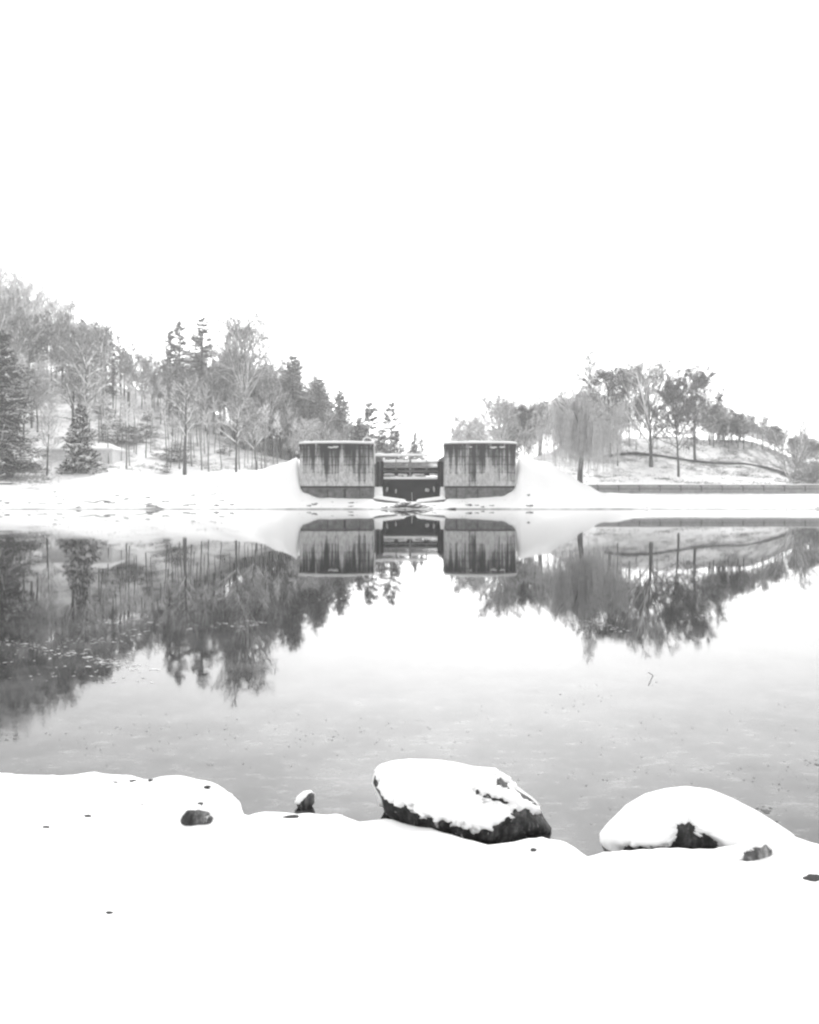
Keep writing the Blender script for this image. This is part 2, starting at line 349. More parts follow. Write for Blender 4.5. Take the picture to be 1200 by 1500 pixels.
def make_willow(seed, h, rad):
    rng = np.random.default_rng(seed); tr, cr = MB(), MB(); rt = .26
    P, D, L, B = one((0, 0, -.4), (0, 0, 1.), h * .55, (0.5, 0, 0)); branches(tr, P, D, L, B, [rt], [rt * .6], 7, 8, .03, rng)
    n = 40; s = rng.uniform(.5, 1, n); az = rng.uniform(0, 2 * np.pi, n); ph = np.radians(rng.uniform(5, 88, n)); f = rng.uniform(.62, 1, n)
    p1 = P + D * L[:, None] * s[:, None] + B * (s ** 2)[:, None]
    end = np.stack([rad * np.cos(az) * np.cos(ph) * f, rad * np.sin(az) * np.cos(ph) * f, h * .45 + h * .52 * np.sin(ph) * f], -1)
    dv = end - p1; l1 = np.linalg.norm(dv, axis=1); d1 = norm(norm(dv) + np.array([0, 0, .8])); b1 = dv - d1 * l1[:, None]
    branches(tr, p1, d1, l1, b1, np.full(n, .08), np.full(n, .02), 5, 4, .03, rng)
    p2, d2, l2, b2 = children(p1, d1, l1, b1, 9, .3, 1, 50, .34, rng, .1, droop=-.35)
    branches(cr, p2, d2, l2, b2, np.full(len(l2), .03), np.full(len(l2), .015), 3, 3, .05, rng)
    p3, d3, l3, b3 = children(p2, d2, l2, b2, 14, .1, 1, 70, .5, rng, -.1)
    l3 = np.full(len(l3), .4) * rng.uniform(.4, 1.2, len(l3)); fall = np.minimum(rng.uniform(.4, 4.6, len(l3)), p3[:, 2] - .9); b3[:, 2] = -np.maximum(fall, .2)
    branches(cr, p3, d3, l3, b3, np.full(len(l3), .013), np.full(len(l3), .008), 4, 3, 0, rng)
    p4, d4, l4, b4 = children(p3, d3, l3, b3, 2, .2, 1, 25, .6, rng, -.5, droop=-.6)
    branches(cr, p4, d4, np.maximum(l4, .3), b4, np.full(len(l4), .014), np.full(len(l4), .009), 1, 3, 0, rng)
    return dict(trunk=tr.mesh('trunk', BARK, True), crown=cr.mesh('crown', WILLOW), snow=None, h=h)

def make_shrub(seed, h, rad, stems=26, mat=TWIG, arch=.35, tw=.02, snow=True, dens=6):
    rng = np.random.default_rng(seed); cr, sn = MB(), MB(); n = stems
    az = rng.uniform(0, 2 * np.pi, n); el = np.radians(rng.uniform(30, 85, n)); P = rng.normal(0, .2, (n, 3)) * np.array([1, 1, 0]); P[:, 2] = -.2
    D = np.stack([np.cos(az) * np.cos(el), np.sin(az) * np.cos(el), np.sin(el)], -1); L = np.hypot(rad * np.cos(el), h * np.sin(el)) * rng.uniform(.7, 1.15, n)
    B = rng.normal(0, .08, (n, 3)) * L[:, None]; B[:, 2] -= arch * L * np.cos(el)
    branches(cr, P, D, L, B, np.full(n, tw * 1.8), np.full(n, tw * .7), 5, 3, .02, rng)
    p, d, l, b = children(P, D, L, B, dens, .2, 1, 35, .4, rng, .1, droop=-arch * .5)
    branches(cr, p, d, l, b, np.full(len(l), tw), np.full(len(l), tw * .5), 3, 3, .04, rng)
    p2, d2, l2, b2 = children(p, d, l, b, dens, .1, 1, 40, .6, rng, .05)
    branches(cr, p2, d2, np.maximum(l2, .2), b2, np.full(len(l2), tw * .7), np.full(len(l2), tw * .4), 1, 3, 0, rng)
    sm = None
    if snow:
        branches(sn, P + np.array([0, 0, tw * 1.6]), D, L, B, np.full(n, tw * 1.6), np.full(n, tw * .8), 5, 4, 0, rng)
        k = rng.random(len(l)) < .4; branches(sn, p[k] + np.array([0, 0, tw]), d[k], l[k], b[k], np.full(k.sum(), tw), np.full(k.sum(), tw * .6), 3, 3, 0, rng)
        sm = sn.mesh('snow', SNOW)
    return dict(branches=cr.mesh('branches', mat), snow=sm, h=h)

# ------------------------------------------------------------------ ground
SEC = {  # cross sections of the far shore: column in the photo -> (distance, height)
 -900: [(84,-1.5),(88,0),(100,3.2),(112,6),(125,10),(150,24),(180,40),(230,55),(400,60),(2500,60)],
 0: [(84,-1.5),(88,0),(100,3.2),(112,5.8),(125,10),(150,22),(180,34),(230,44),(400,50),(2500,50)],
 120: [(84,-1.5),(88,0),(100,2.8),(112,5.4),(125,9),(150,20),(180,30),(230,38),(400,40),(2500,40)],
 200: [(84,-1.5),(88,0),(100,2.7),(112,5.0),(125,8),(150,17.5),(180,27),(230,33),(400,30),(2500,20)],
 300: [(84,-1.5),(88,0),(100,2.6),(112,4.45),(125,6.5),(150,14),(180,22),(230,27),(400,20),(2500,10)],
 370: [(84,-1.5),(88,0),(92,1.2),(100,3.7),(108,5.1),(125,6),(150,10.5),(180,17),(230,22),(400,15),(2500,8)],
 410: [(84,-1.5),(88,0),(92,1.5),(96,4.0),(100,5.9),(112,6),(125,6.1),(150,9),(180,15),(230,19),(400,12),(2500,6)],
 435: [(84,-1.5),(88,0),(90,1.1),(92,2.9),(95,5.5),(97,6.6),(112,6.4),(150,8),(180,13),(230,16),(400,10),(2500,6)],
 443: [(84,-1.5),(88,0),(90,.9),(91.6,1.9),(94,2.0),(97,4.6),(101,6.4),(112,6.3),(150,7.5),(180,12),(230,15),(400,10),(2500,6)],
 470: [(84,-1.5),(88,0),(90,.8),(92,1.35),(96,1.4),(99,4),(103,5.5),(112,6.2),(150,7.2),(180,11),(230,13),(400,9),(2500,6)],
 545: [(84,-1.5),(88,0),(90,.7),(92,1.2),(98,1.2),(101,3),(106,4.5),(112,5),(150,5),(180,7),(230,9),(400,7),(2500,5)],
 552: [(84,-1.5),(88,0),(90,.55),(92,.85),(104,1.0),(107.5,1.1),(109,4),(112,4.4),(150,4.5),(180,6),(230,7),(400,6),(2500,5)],
 600: [(84,-1.5),(88,0),(90,.45),(92,.75),(104,.9),(107.5,1.0),(109,4),(112,4.2),(150,4.2),(180,4.2),(230,4.5),(400,5),(2500,5)],
 650: [(84,-1.5),(88,0),(90,.55),(92,.85),(104,1.0),(107.5,1.1),(109,4),(112,4.4),(150,4.5),(180,4.5),(230,5),(400,5),(2500,5)],
 656: [(84,-1.5),(88,0),(90,.7),(92,1.2),(98,1.2),(101,3),(106,4.5),(112,5),(150,5),(180,6),(230,6),(400,5),(2500,5)],
 735: [(84,-1.5),(88,0),(90,.8),(92,1.5),(96,1.6),(99,4),(103,5.5),(112,6.2),(150,7),(180,8),(230,8),(400,6),(2500,5)],
 752: [(84,-1.5),(88,0),(90,.8),(91.6,1.9),(94,2.4),(97,4.8),(101,6.4),(112,6.3),(150,7.5),(180,8.5),(230,9),(400,6),(2500,5)],
 761: [(84,-1.5),(88,0),(90,1.1),(92,3.0),(95,5.6),(97,6.6),(112,6.3),(130,6.5),(150,8),(180,9),(230,9),(400,6),(2500,5)],
 800: [(84,-1.5),(88,0),(92,1.8),(95,4.6),(98,6.1),(104,6.0),(112,5.2),(130,6.3),(150,10),(180,12),(230,10),(400,7),(2500,5)],
 832: [(84,-1.5),(88,0),(92,1.4),(95,3.2),(99,4.6),(106,3.9),(118,3.5),(130,6),(138,8),(150,12),(180,13),(230,10),(400,7),(2500,5)],
 855: [(84,-1.5),(88,0),(92,1.0),(95,2.2),(99,3.2),(106,2.6),(117.6,1.9),(118.4,3.2),(130,6),(138,8.1),(152,12.8),(180,14),(230,11),(400,7),(2500,5)],
 885: [(84,-1.5),(88,0),(92,.6),(100,2.0),(110,2.0),(117.6,1.9),(118.4,3.1),(124,4.2),(130,5.9),(138,8.3),(152,13.3),(180,14),(230,11),(400,7),(2500,5)],
 960: [(84,-1.5),(88,0),(100,1.1),(117.6,1.8),(118.4,3.1),(124,3.9),(130,5.4),(138,8.7),(152,13.8),(165,14),(230,10),(400,7),(2500,5)],
 1080: [(84,-1.5),(88,0),(100,1.1),(117.6,1.8),(118.4,3.1),(124,3.5),(130,4.6),(138,7.4),(152,13.0),(165,13.5),(230,10),(400,7),(2500,5)],
 1200: [(84,-1.5),(88,0),(100,1.1),(117.6,1.8),(118.4,3.1),(124,3.2),(130,3.6),(138,4.5),(152,8.0),(165,9),(230,9),(400,7),(2500,5)],
 2300: [(84,-1.5),(88,0),(100,1.1),(117.6,1.8),(118.4,3.1),(124,3.2),(130,3.6),(138,4.5),(152,8.0),(165,9),(230,9),(400,7),(2500,5)],
}
SU = np.array(sorted(SEC)); SECT = [np.array(SEC[k], float) for k in SU]
def far_z(u, Y, rough=True):
    """height of the far shore at photo column u and distance Y"""
    i = int(np.clip(np.searchsorted(SU, u) - 1, 0, len(SU) - 2)); f = (u - SU[i]) / (SU[i + 1] - SU[i]); f = min(max(f, 0), 1); f = f * f * (3 - 2 * f)
    z = np.interp(Y, SECT[i][:, 0], SECT[i][:, 1]) * (1 - f) + np.interp(Y, SECT[i + 1][:, 0], SECT[i + 1][:, 1]) * f
    if rough:
        x = (u - 600) / F * Y; a = min(max((Y - 88) / 8, .25), 1.0)
        z += .10 * a * mnoise.noise(Vector((x * .45, Y * .45, 0))) + .07 * a * mnoise.noise(Vector((x * 1.5, Y * 1.5, 3)))
        if Y < 96: z += .07 * mnoise.noise(Vector((x * .9, Y * .3, 7)))
        if Y > 120 and not (850 < u < 2300 and Y < 128): z += .5 * mnoise.noise(Vector((x * .12, Y * .12, 9)))
    return float(z)
def smooth_z(u, Y):  # rounded cross sections
    if 117 < Y < 119 and u > 850 or 107 < Y < 110: return far_z(u, Y)
    d = .6 if Y < 120 else 2.0
    return (far_z(u, Y - d) + far_z(u, Y) * 2 + far_z(u, Y + d)) / 4
us = np.concatenate([np.linspace(-900, -50, 40), np.arange(-40, 1240, 5.0), np.linspace(1250, 2300, 40)])
ys = np.concatenate([[84, 86, 87, 87.5], np.arange(87.75, 100, .35), np.arange(100, 117.5, .7), [117.55, 118, 118.45], np.arange(119, 140, 1.0), np.arange(140, 200, 2.5), np.arange(205, 400, 15), [400, 600, 1000, 1700, 2500]])
V = [((u - 600) / F * y, y, smooth_z(u, y)) for y in ys for u in us]
nu, ny = len(us), len(ys)
ii, jj = np.meshgrid(np.arange(ny - 1), np.arange(nu - 1), indexing='ij'); a0 = (ii * nu + jj).ravel()
mb = MB(); mb.add(V, np.stack([a0, a0 + 1, a0 + nu + 1, a0 + nu], -1))
link('far_hillside', mb.mesh('far_hillside', GROUND, True), kind='structure')
mb = MB(); mb.add([(-4000, -4000, -1.6), (4000, -4000, -1.6), (4000, 4000, -1.6), (-4000, 4000, -1.6)], [(0, 1, 2, 3)])
link('lake_bed', mb.mesh('lake_bed', STONED), kind='structure')
mb = MB(); mb.add([(-700, -.5, 0), (700, -.5, 0), (700, 89, 0), (-700, 89, 0)], [(0, 1, 2, 3)])
link('lake_water', mb.mesh('lake_water', WATER), kind='structure')

EDGE = [(-500,1115),(-200,1118),(0,1121),(50,1125),(100,1128),(150,1124),(200,1130),(238,1143),(256,1149),(270,1145),(295,1140),(325,1148),(345,1155),(356,1164),(359,1180),(364,1191),(400,1181),(450,1178),(500,1181),(530,1192),(555,1186),(570,1183),(600,1195),(650,1208),(700,1219),(735,1223),(765,1216),(790,1214),(815,1224),(835,1238),(848,1246),(862,1241),(880,1233),(930,1229),(1040,1228),(1110,1220),(1150,1213),(1185,1228),(1200,1224),(1400,1215),(1700,1200)]
EX, EY = [], []
for u, v in EDGE:
    Y = F * (CAM_Z - .10) / (v - HOR); EX.append((u - 600) / F * Y); EY.append(Y)
EX = [-300, -10] + EX + [10, 300]; EY = [4.6, 4.4] + EY + [3.3, 3.5]
def bank_z(x, y):
    e = np.interp(x, EX, EY) + .03 * mnoise.noise(Vector((x * 5, 0, 0))) + .014 * mnoise.noise(Vector((x * 16, 0, 4))); d = e - y
    if d < 0: return max(-.5, d * 2.5)
    z = .105 * (1 - math.exp(-d / .045)) + .13 * d / (1 + .12 * d) + .0
    r = min(d / .25, 1)
    z += r * (.035 * mnoise.noise(Vector((x * 1.3, y * 1.3, 0))) + .022 * mnoise.noise(Vector((x * 4, y * 5, 5))) + .012 * abs(mnoise.noise(Vector((x * 8, y * 10, 2)))) * math.exp(-d * 2) + .005 * mnoise.noise(Vector((x * 13, y * 13, 8))))
    # soft swells over buried stones, near the left shelf
    for cx, cy, rr, hh in SWELL: z += r * hh * math.exp(-((x - cx) ** 2 + ((y - cy) * 1.5) ** 2) / rr ** 2)
    return z
def at_bank(u, v, it=30):
    for m in np.arange(.5, 6, .01):
        p = px(u, v, m)
        if p[2] <= bank_z(p[0], p[1]): return p
    return p
SWELL = []
for u, v, rr, hh in [(120,1155,.5,.06),(60,1180,.3,.03),(350,1215,.25,.03),(520,1215,.2,.03),(600,1240,.3,.025),(900,1290,.3,.03),(240,1165,.25,.05),(300,1160,.22,.05),(330,1185,.15,.03),(440,1200,.22,.03),(790,1240,.2,.045),(1090,1235,.15,.02),(720,1330,.5,.02),(180,1300,.5,.02),(1000,1280,.3,-.02),(985,1250,.22,-.035)]:
    p = px(u, v, F * 1.4 / (v - HOR)); SWELL.append((p[0], p[1], rr, hh))
gx = np.concatenate([-np.geomspace(300, 4.2, 26), np.arange(-4.1, 4.1, .03), np.geomspace(4.2, 300, 26)])
gy = np.concatenate([-np.geomspace(300, .8, 22), np.arange(-.7, 1.5, .12), np.arange(1.5, 4.8, .026), [4.85, 5.0]])
V = [(x, y, bank_z(x, y)) for y in gy for x in gx]; nx = len(gx); nyy = len(gy)
ii, jj = np.meshgrid(np.arange(nyy - 1), np.arange(nx - 1), indexing='ij'); a0 = (ii * nx + jj).ravel()
mb = MB(); mb.add(V, np.stack([a0, a0 + 1, a0 + nx + 1, a0 + nx], -1))
link('snowy_shore', mb.mesh('snowy_shore', SNOW, True), kind='structure')

# ------------------------------------------------------------------ sluice structure
def pier(label, u0, u1, inner, conc):
    """curved concrete pier, u0..u1 columns of its face at 92 m, inner = side of the gate (+1 right, -1 left)"""
    Y = 92.0; x0 = (u0 - 600) / F * Y; x1 = (u1 - 600) / F * Y; cx = (x0 + x1) / 2
    t = thing('concrete_pier', label, 'pier', (0, 0, 0), 'concrete piers flanking the sluice gate')
    def outline(grow=0.0, back=0.0):
        n = 18; P = []
        for i in range(n + 1):
            s = i / n; x = x0 - grow + (x1 - x0 + 2 * grow) * s
            bul = 1.0 * (1 - (2 * s - 1) ** 2)
            out_s = (1 - s) if inner > 0 else s         # outer end rounds back more
            P.append((x, Y + 1.0 - bul - grow + max(0, out_s - .94) * 4))
        xi, xo = (x1 + grow, x0 - grow) if inner > 0 else (x0 - grow, x1 + grow)
        bk = [(xi, 97.5 + back), (xo, 97.5 + back)]
        return P + (bk if inner > 0 else bk[::-1])
    def prism(mb, poly, z0, z1):
        n = len(poly); V = [(x, y, z0) for x, y in poly] + [(x, y, z1) for x, y in poly]
        mb.add(V, [(i, (i + 1) % n, n + (i + 1) % n, n + i) for i in range(n)])
        for zz, off in ((z0, 0), (z1, n)):
            c = mb.n; mb.add([(cx, 95, zz)] + [(x, y, zz) for x, y in poly], T=[(0, i + 1, (i + 1) % n + 1) for i in range(n)])
    m = MB(); prism(m, outline(), 2.78, 7.72); link('wall', m.mesh('wall', conc), t)
    m = MB(); prism(m, outline(-.10), 2.55, 2.78); link('joint', m.mesh('joint', DARKM), t)
    m = MB(); prism(m, outline(-.05), -.6, 2.35); link('footing', m.mesh('footing', CONCD), t)
    m = MB(); prism(m, outline(.02), 2.35, 2.55); link('ledge', m.mesh('ledge', CONCD), t)
    m = MB(); prism(m, outline(.07), 7.72, 8.0); link('coping', m.mesh('coping', conc), t)
    # snow on the coping, rounded edge
    m = MB(); rings = [(outline(.09), 8.01), (outline(.13), 8.09), (outline(.08), 8.24), (outline(-.25), 8.33), (outline(-1.2), 8.38)]
    n = len(rings[0][0]); V = []
    for k, (pl, z) in enumerate(rings): V += [(x, y, z + (.06 * mnoise.noise(Vector((x * 1.2, y, 0))) if k else 0)) for x, y in pl]
    Q = [(k * n + i, k * n + (i + 1) % n, (k + 1) * n + (i + 1) % n, (k + 1) * n + i) for k in range(4) for i in range(n)]
    V.append((cx, 95, 8.42)); T = [((4) * n + i, 4 * n + (i + 1) % n, 5 * n) for i in range(n)]
    m.add(V, Q, T); link('snow_cap', m.mesh('snow_cap', SNOW, True), t)
    # drips of snow and ice caught under the coping
    return t, outline
pl, out_l = pier('stained concrete pier left of the dark sluice gate, curved rail on its top', 437, 546, 1, CONC)
pr, out_r = pier('stained concrete pier right of the dark sluice gate', 653, 758, -1, CONC2)
# vertical formwork joints on the piers, a notch in the left footing
def face_y(outline, x, n=19):
    P = outline()[:n]; return float(np.interp(x, [p[0] for p in P], [p[1] for p in P]))
for par, outl, u, z0, z1 in ((pl, out_l, 505, 1.2, 2.4), (pr, out_r, 669, 1.0, 2.5), (pr, out_r, 700, 1.0, 2.4), (pl, out_l, 480, 1.3, 2.4), (pl, out_l, 527, 1.3, 2.5)):
    x = (u - 600) / F * 92; m = MB(); y = face_y(outl, x); wd = .12 if u == 505 else .035
    m.box(x - wd, x + wd, y - .055, y + .3, z0, z1); link('crack', m.mesh('crack', DARKM), par)
for par, outl, lst in ((pl, out_l, [(486, 6.9, .5, .10), (492, 6.95, .35, .12)]), (pr, out_r, [(722, 6.9, .55, .12), (735, 6.95, .45, .1), (690, 6.95, .2, .08)])):
    for u, z, wx, hz in lst:                          # clots of snow stuck under the coping
        x = (u - 600) / F * 92; y = face_y(outl, x) - .05; m = MB()
        th = np.linspace(0, 2 * np.pi, 13)[:-1]; V = [(x, y - .13, z + .62)] + [(x + wx * math.cos(a), y + .06, z + .62 + hz * math.sin(a) * (1 + .4 * math.sin(3 * a))) for a in th]
        m.add(V, T=[(0, i + 1, (i + 1) % 12 + 1) for i in range(12)]); link('snow_patch', m.mesh('snow_patch', SNOW, True), par)

def gz(v, Y=100.0): return CAM_Z + (HOR - v) / F * Y
def gX(u, Y=100.0): return (u - 600) / F * Y
GL, GR = gX(560.5), gX(643)
def snowbar(x0, x1, y0, y1, z, h, n=40, wav=.03, seed=0):
    """rounded strip of snow lying on a beam"""
    m = MB(); K = 6; V = []
    for i in range(n + 1):
        x = x0 + (x1 - x0) * i / n; e = min(1, min(i, n - i) / 1.5 + .35); hh = h * e * (1 + 1.2 * wav / .03 * .2 * mnoise.noise(Vector((x * .9, seed, 0))))
        for k in range(K + 1):
            a = math.pi * k / K; V.append((x, (y0 + y1) / 2 - (y1 - y0) / 2 * math.cos(a), z + hh * math.sin(a) ** .6))
    Q = [(i * (K + 1) + k, i * (K + 1) + k + 1, (i + 1) * (K + 1) + k + 1, (i + 1) * (K + 1) + k) for i in range(n) for k in range(K)]
    for i in (0, n): pass
    return m.add(V, Q).mesh('snow', SNOW, True)
gate = thing('sluice_gate', 'dark steel sluice gate with snow on its top beam between the two concrete piers', 'sluice gate', (0, 0, 0))
# curved leaf, narrowing towards the sill
m = MB(); n = 12; V = []
for i in range(n + 1):
    s = i / n; z = gz(702) * (1 - s) + .85 * s; y = 100 - .9 * math.sin(s * 1.5)
    inset = .12 * s * 2
    V += [(GL + inset + (GR - GL - 2 * inset) * k / 10, y, z) for k in range(11)]
m.add(V, [(i * 11 + k, i * 11 + k + 1, (i + 1) * 11 + k + 1, (i + 1) * 11 + k) for i in range(n) for k in range(10)])
leaf = link('gate_leaf', m.mesh('gate_leaf', STEEL, True), gate)
sm = leaf.modifiers.new('solid', 'SOLIDIFY'); sm.thickness = .12; sm.offset = 1
for k in range(1, 6):
    x = GL + (GR - GL) * k / 6; m = MB()
    for i in range(8):
        s0, s1 = i / 8 * .85, (i + 1) / 8 * .85
        za, zb = gz(702) * (1 - s0) + .85 * s0, gz(702) * (1 - s1) + .85 * s1; ya, yb = 100 - .9 * math.sin(s0 * 1.5), 100 - .9 * math.sin(s1 * 1.5)
        m.add([(x - .04, ya - .1, za), (x + .04, ya - .1, za), (x + .04, yb - .1, zb), (x - .04, yb - .1, zb), (x - .04, ya + .02, za), (x + .04, ya + .02, za), (x + .04, yb + .02, zb), (x - .04, yb + .02, zb)], [(0, 1, 2, 3), (0, 3, 7, 4), (1, 5, 6, 2)])
    link('rib', m.mesh('rib', STEEL), gate)
m = MB(); m.box(GL, GR, 99.55, 100.2, gz(703.5), gz(702)); bm_ = link('top_beam', m.mesh('top_beam', STEEL), gate)
link('snow', snowbar(GL, GR, 99.45, 100.3, gz(702), .34), bm_)
for k, (u, v, wx, hz) in enumerate([(567, 717, .16, .28), (580, 720, .12, .35), (626, 718, .3, .28), (636, 717, .14, .35)]):   # splashes of ice on the leaf
    x, z = gX(u, 99), gz(v, 99); m = MB(); th = np.linspace(0, 2 * np.pi, 11)[:-1]
    V = [(x, 98.95, z)] + [(x + wx * math.cos(a), 99.35, z + hz * math.sin(a) * (1.2 + .4 * math.sin(2 * a + k))) for a in th]
    m.add(V, T=[(0, i + 1, (i + 1) % 10 + 1) for i in range(10)]); link('ice_patch', m.mesh('ice_patch', ICE, True), gate)
m = MB(); P, D, L, B = one((gX(603.5, 98.8), 98.75, gz(721, 98.8)), (0.02, 0, -1.), 1.35, (.03, 0, 0)); branches(m, P, D, L, B, [.025], [.03], 8, 5, .03)
link('icicle', m.mesh('icicle', SNOW, True), gate)

bridge = thing('service_footbridge', 'snow covered service footbridge with handrail crossing above the sluice gate', 'footbridge', (0, 0, 0))
def part_box(par, name, mat, *a):
    m = MB(); m.box(*a); return link(name, m.mesh(name, mat), par)
yb0, yb1 = 100.6, 102.4
BL, BR = gX(549.5, 101), gX(652.5, 101)
for v0, v1, y in ((696.5, 690.5, yb0 + .5), (689.5, 684.5, yb0)):
    gd = part_box(bridge, 'girder', STEEL, BL, BR, y, y + .25, gz(v0), gz(v1))
    link('snow', snowbar(GL, GR, y - .06, y + .28, gz(v1), .10 if y == yb0 else .12, seed=y), gd)
# snow drifted on the lower flange, broken at the posts
for u0, u1 in ((562, 578), (583, 597), (604, 622), (629, 643)):
    m = snowbar(gX(u0), gX(u1), yb0 + .1, yb0 + .6, gz(696), .24, 16, .05, u0); link('snow_drift', m, bridge)
for k, v in enumerate((683.4, 682.0, 680.6, 679.2)):   # fascia boards below the deck
    part_box(bridge, 'board', STEELL, BL, BR, yb0 - .12, yb0 - .06, gz(v), gz(v) + .095)
for k in range(26):
    x = BL + (BR - BL) * (k + .04) / 26; part_box(bridge, 'deck_plank', STEELL, x, x + (BR - BL) / 26 * .93, yb0 - .2, yb1, gz(677.8), gz(677))
link('deck_snow', snowbar(BL, BR, yb0 - .3, yb1 + .1, gz(677), .40, 60), bridge)
for u in (580.2, 601, 625):
    x = gX(u); part_box(bridge, 'post', STEELL if u != 601 else CONCW, x - (.06 if u != 601 else .13), x + (.06 if u != 601 else .13), yb0 - .34, yb0 - .21, gz(690 if u != 601 else 698), gz(668))
for u in (560, 580.2, 601, 625, 643):
    x = gX(u, yb1); part_box(bridge, 'rail_post', STEELL, x - .05, x + .05, yb1 - .3, yb1 - .2, gz(678, yb1), gz(667, yb1))
for v, yy in ((669.3, yb0 - .1), (668.4, yb1 - .25)):
    hr = part_box(bridge, 'handrail', STEELL, BL + .1, gX(627 if yy > 101 else 604, yy), yy, yy + .1, gz(v, yy), gz(v - .9, yy))
    link('snow', snowbar(BL + .1, gX(627 if yy > 101 else 604, yy), yy - .12, yy + .2, gz(v - .9, yy), 0.30 if yy > 101 else .05, 40, .03, v), hr)
part_box(bridge, 'gear_box', STEELL, gX(549), gX(560), yb0 - .3, yb0 + .6, gz(677), gz(668)); link('snow', snowbar(gX(548.5), gX(560.5), yb0 - .4, yb0 + .7, gz(668), .4, 14), bridge)
for s, u in ((-1, 594), (1, 606)):   # hoisting rods with swollen snow at their feet
    x = gX(u); part_box(bridge, 'lifting_rod', STEELL, x - .035, x + .035, yb0 - .3, yb0 - .23, gz(700), gz(686))
    m = MB(); th = np.linspace(0, np.pi * 2, 10, endpoint=False); V = [(x + .22 * math.cos(a) * math.cos(e), yb0 - .2 + .2 * math.sin(a) * math.cos(e), gz(697.5) + .3 * math.sin(e)) for e in (-.3, .4, .9, 1.4) for a in th]
    m.add(V, [(k * 10 + i, k * 10 + (i + 1) % 10, (k + 1) * 10 + (i + 1) % 10, (k + 1) * 10 + i) for k in range(3) for i in range(10)], None); link('snow_lump', m.mesh('snow_lump', SNOW, True), bridge)

# side walls of the channel, dark and stained, with the snowy block at their feet
def side_wall(label, s):
    t = thing('channel_wall', label, 'channel wall', (0, 0, 0))
    xa, xb = (gX(551, 97.6), gX(560.8, 100.3)) if s < 0 else (gX(650, 97.6), gX(642.6, 100.3))
    m = MB(); V = [(xa, 97.55, -.5), (xb, 100.4, -.5), (xb, 100.4, gz(673, 100.4)), (xa, 97.55, gz(668, 97.6))]; V += [(x + s * .8, y, z) for x, y, z in V]
    m.add(V, [(0, 1, 2, 3), (4, 7, 6, 5), (0, 3, 7, 4), (1, 5, 6, 2), (3, 2, 6, 7)]); link('wall', m.mesh('wall', CONCD), t)
    for yy, xx in ((97.7, .15), (99.4, .78)):   # steel guide channels
        x = xa + (xb - xa) * xx; part_box(t, 'guide_rail', STEEL, *(sorted((x - s * .3, x + s * .1))), yy, yy + .5, .9, gz(676, yy))
    u0, u1 = (548, 561) if s < 0 else (644.5, 652); z0, z1 = gz(728, 94), gz(713, 95)
    Y = 94.2; V = [(gX(u0, Y), Y, -.4), (gX(u1, Y), Y, -.4), (gX(u1, Y), Y, z0 + .3), (gX(u0, Y), Y, z0 + .3), (gX(u0 + 1, Y + 2), Y + 2.2, -.4), (gX(u1 - 1, Y + 2), Y + 2.2, -.4), (gX(u1 - 1, Y + 2), Y + 2.2, z1), (gX(u0 + 1, Y + 2), Y + 2.2, z1)]
    m = MB(); m.add(V, [(0, 1, 2, 3), (3, 2, 6, 7), (0, 3, 7, 4), (1, 5, 6, 2), (4, 7, 6, 5)]); link('snowy_step', m.mesh('snowy_step', SNOW), t)
side_wall('dark stained channel wall between the left pier and the gate', -1)
side_wall('narrow dark channel wall between the gate and the right pier', 1)
def sill(label, ua, va, ub, vb):
    t = thing('sill_wall', label, 'sill wall', (0, 0, 0), 'low snow capped sill walls below the gate'); Ya, Yb = 92.6, 91.2
    A, Bp = px(ua, va, Ya), px(ub, vb, Yb); n = 24; m, sn = MB(), MB(); V, W = [], []
    for i in range(n + 1):
        p = A + (Bp - A) * i / n; V += [(p[0], p[1], -.5), (p[0], p[1], p[2]), (p[0], p[1] + .5, p[2]), (p[0], p[1] + .5, -.5)]
        e = min(1, min(i, n - i) / 2 + .3)
        for k in range(7):
            a = math.pi * k / 6; W.append((p[0], p[1] + .25 - .38 * math.cos(a), p[2] + .42 * e * math.sin(a) ** .6 - .02))
    m.add(V, [(i * 4 + k, i * 4 + k + 1, i * 4 + 4 + k + 1, i * 4 + 4 + k) for i in range(n) for k in range(3)] ); link('wall', m.mesh('wall', CONCD), t)
    sn.add(W, [(i * 7 + k, i * 7 + k + 1, i * 7 + 8 + k, i * 7 + 7 + k) for i in range(n) for k in range(6)]); link('snow_cap', sn.mesh('snow_cap', SNOW, True), t)
sill('snow capped sill wall slanting down from the left pier to the channel mouth', 547, 730, 596, 736.5)
sill('snow capped sill wall slanting down from the right pier to the channel mouth', 653, 731, 609, 736.5)
# bent ladder rail on the left pier
lr = thing('ladder_rail', 'bent snow covered ladder rail hooking over the inner corner of the left pier', 'ladder rail', (0, 0, 0))
for dy in (0, .55):
    m, sn = MB(), MB(); pts = [px(u, v, 93.8 + dy) for u, v in ((531, 651), (532.5, 644.5), (536, 641.5), (541, 642), (545, 645.5), (547.5, 650), (549, 664), (549.3, 680))]
    for a, b in zip(pts[:-1], pts[1:]):
        d = b - a; l = np.linalg.norm(d); branches(m, a[None], (d / l)[None], np.array([l]), np.zeros((1, 3)), [.06], [.06], 1, 6)
        branches(sn, a[None] + [0, 0, .07], (d / l)[None], np.array([l]), np.zeros((1, 3)), [.09], [.09], 1, 6)
    r = link('rail', m.mesh('rail', STEELL, True), lr); link('snow', sn.mesh('snow', SNOW, True), r)

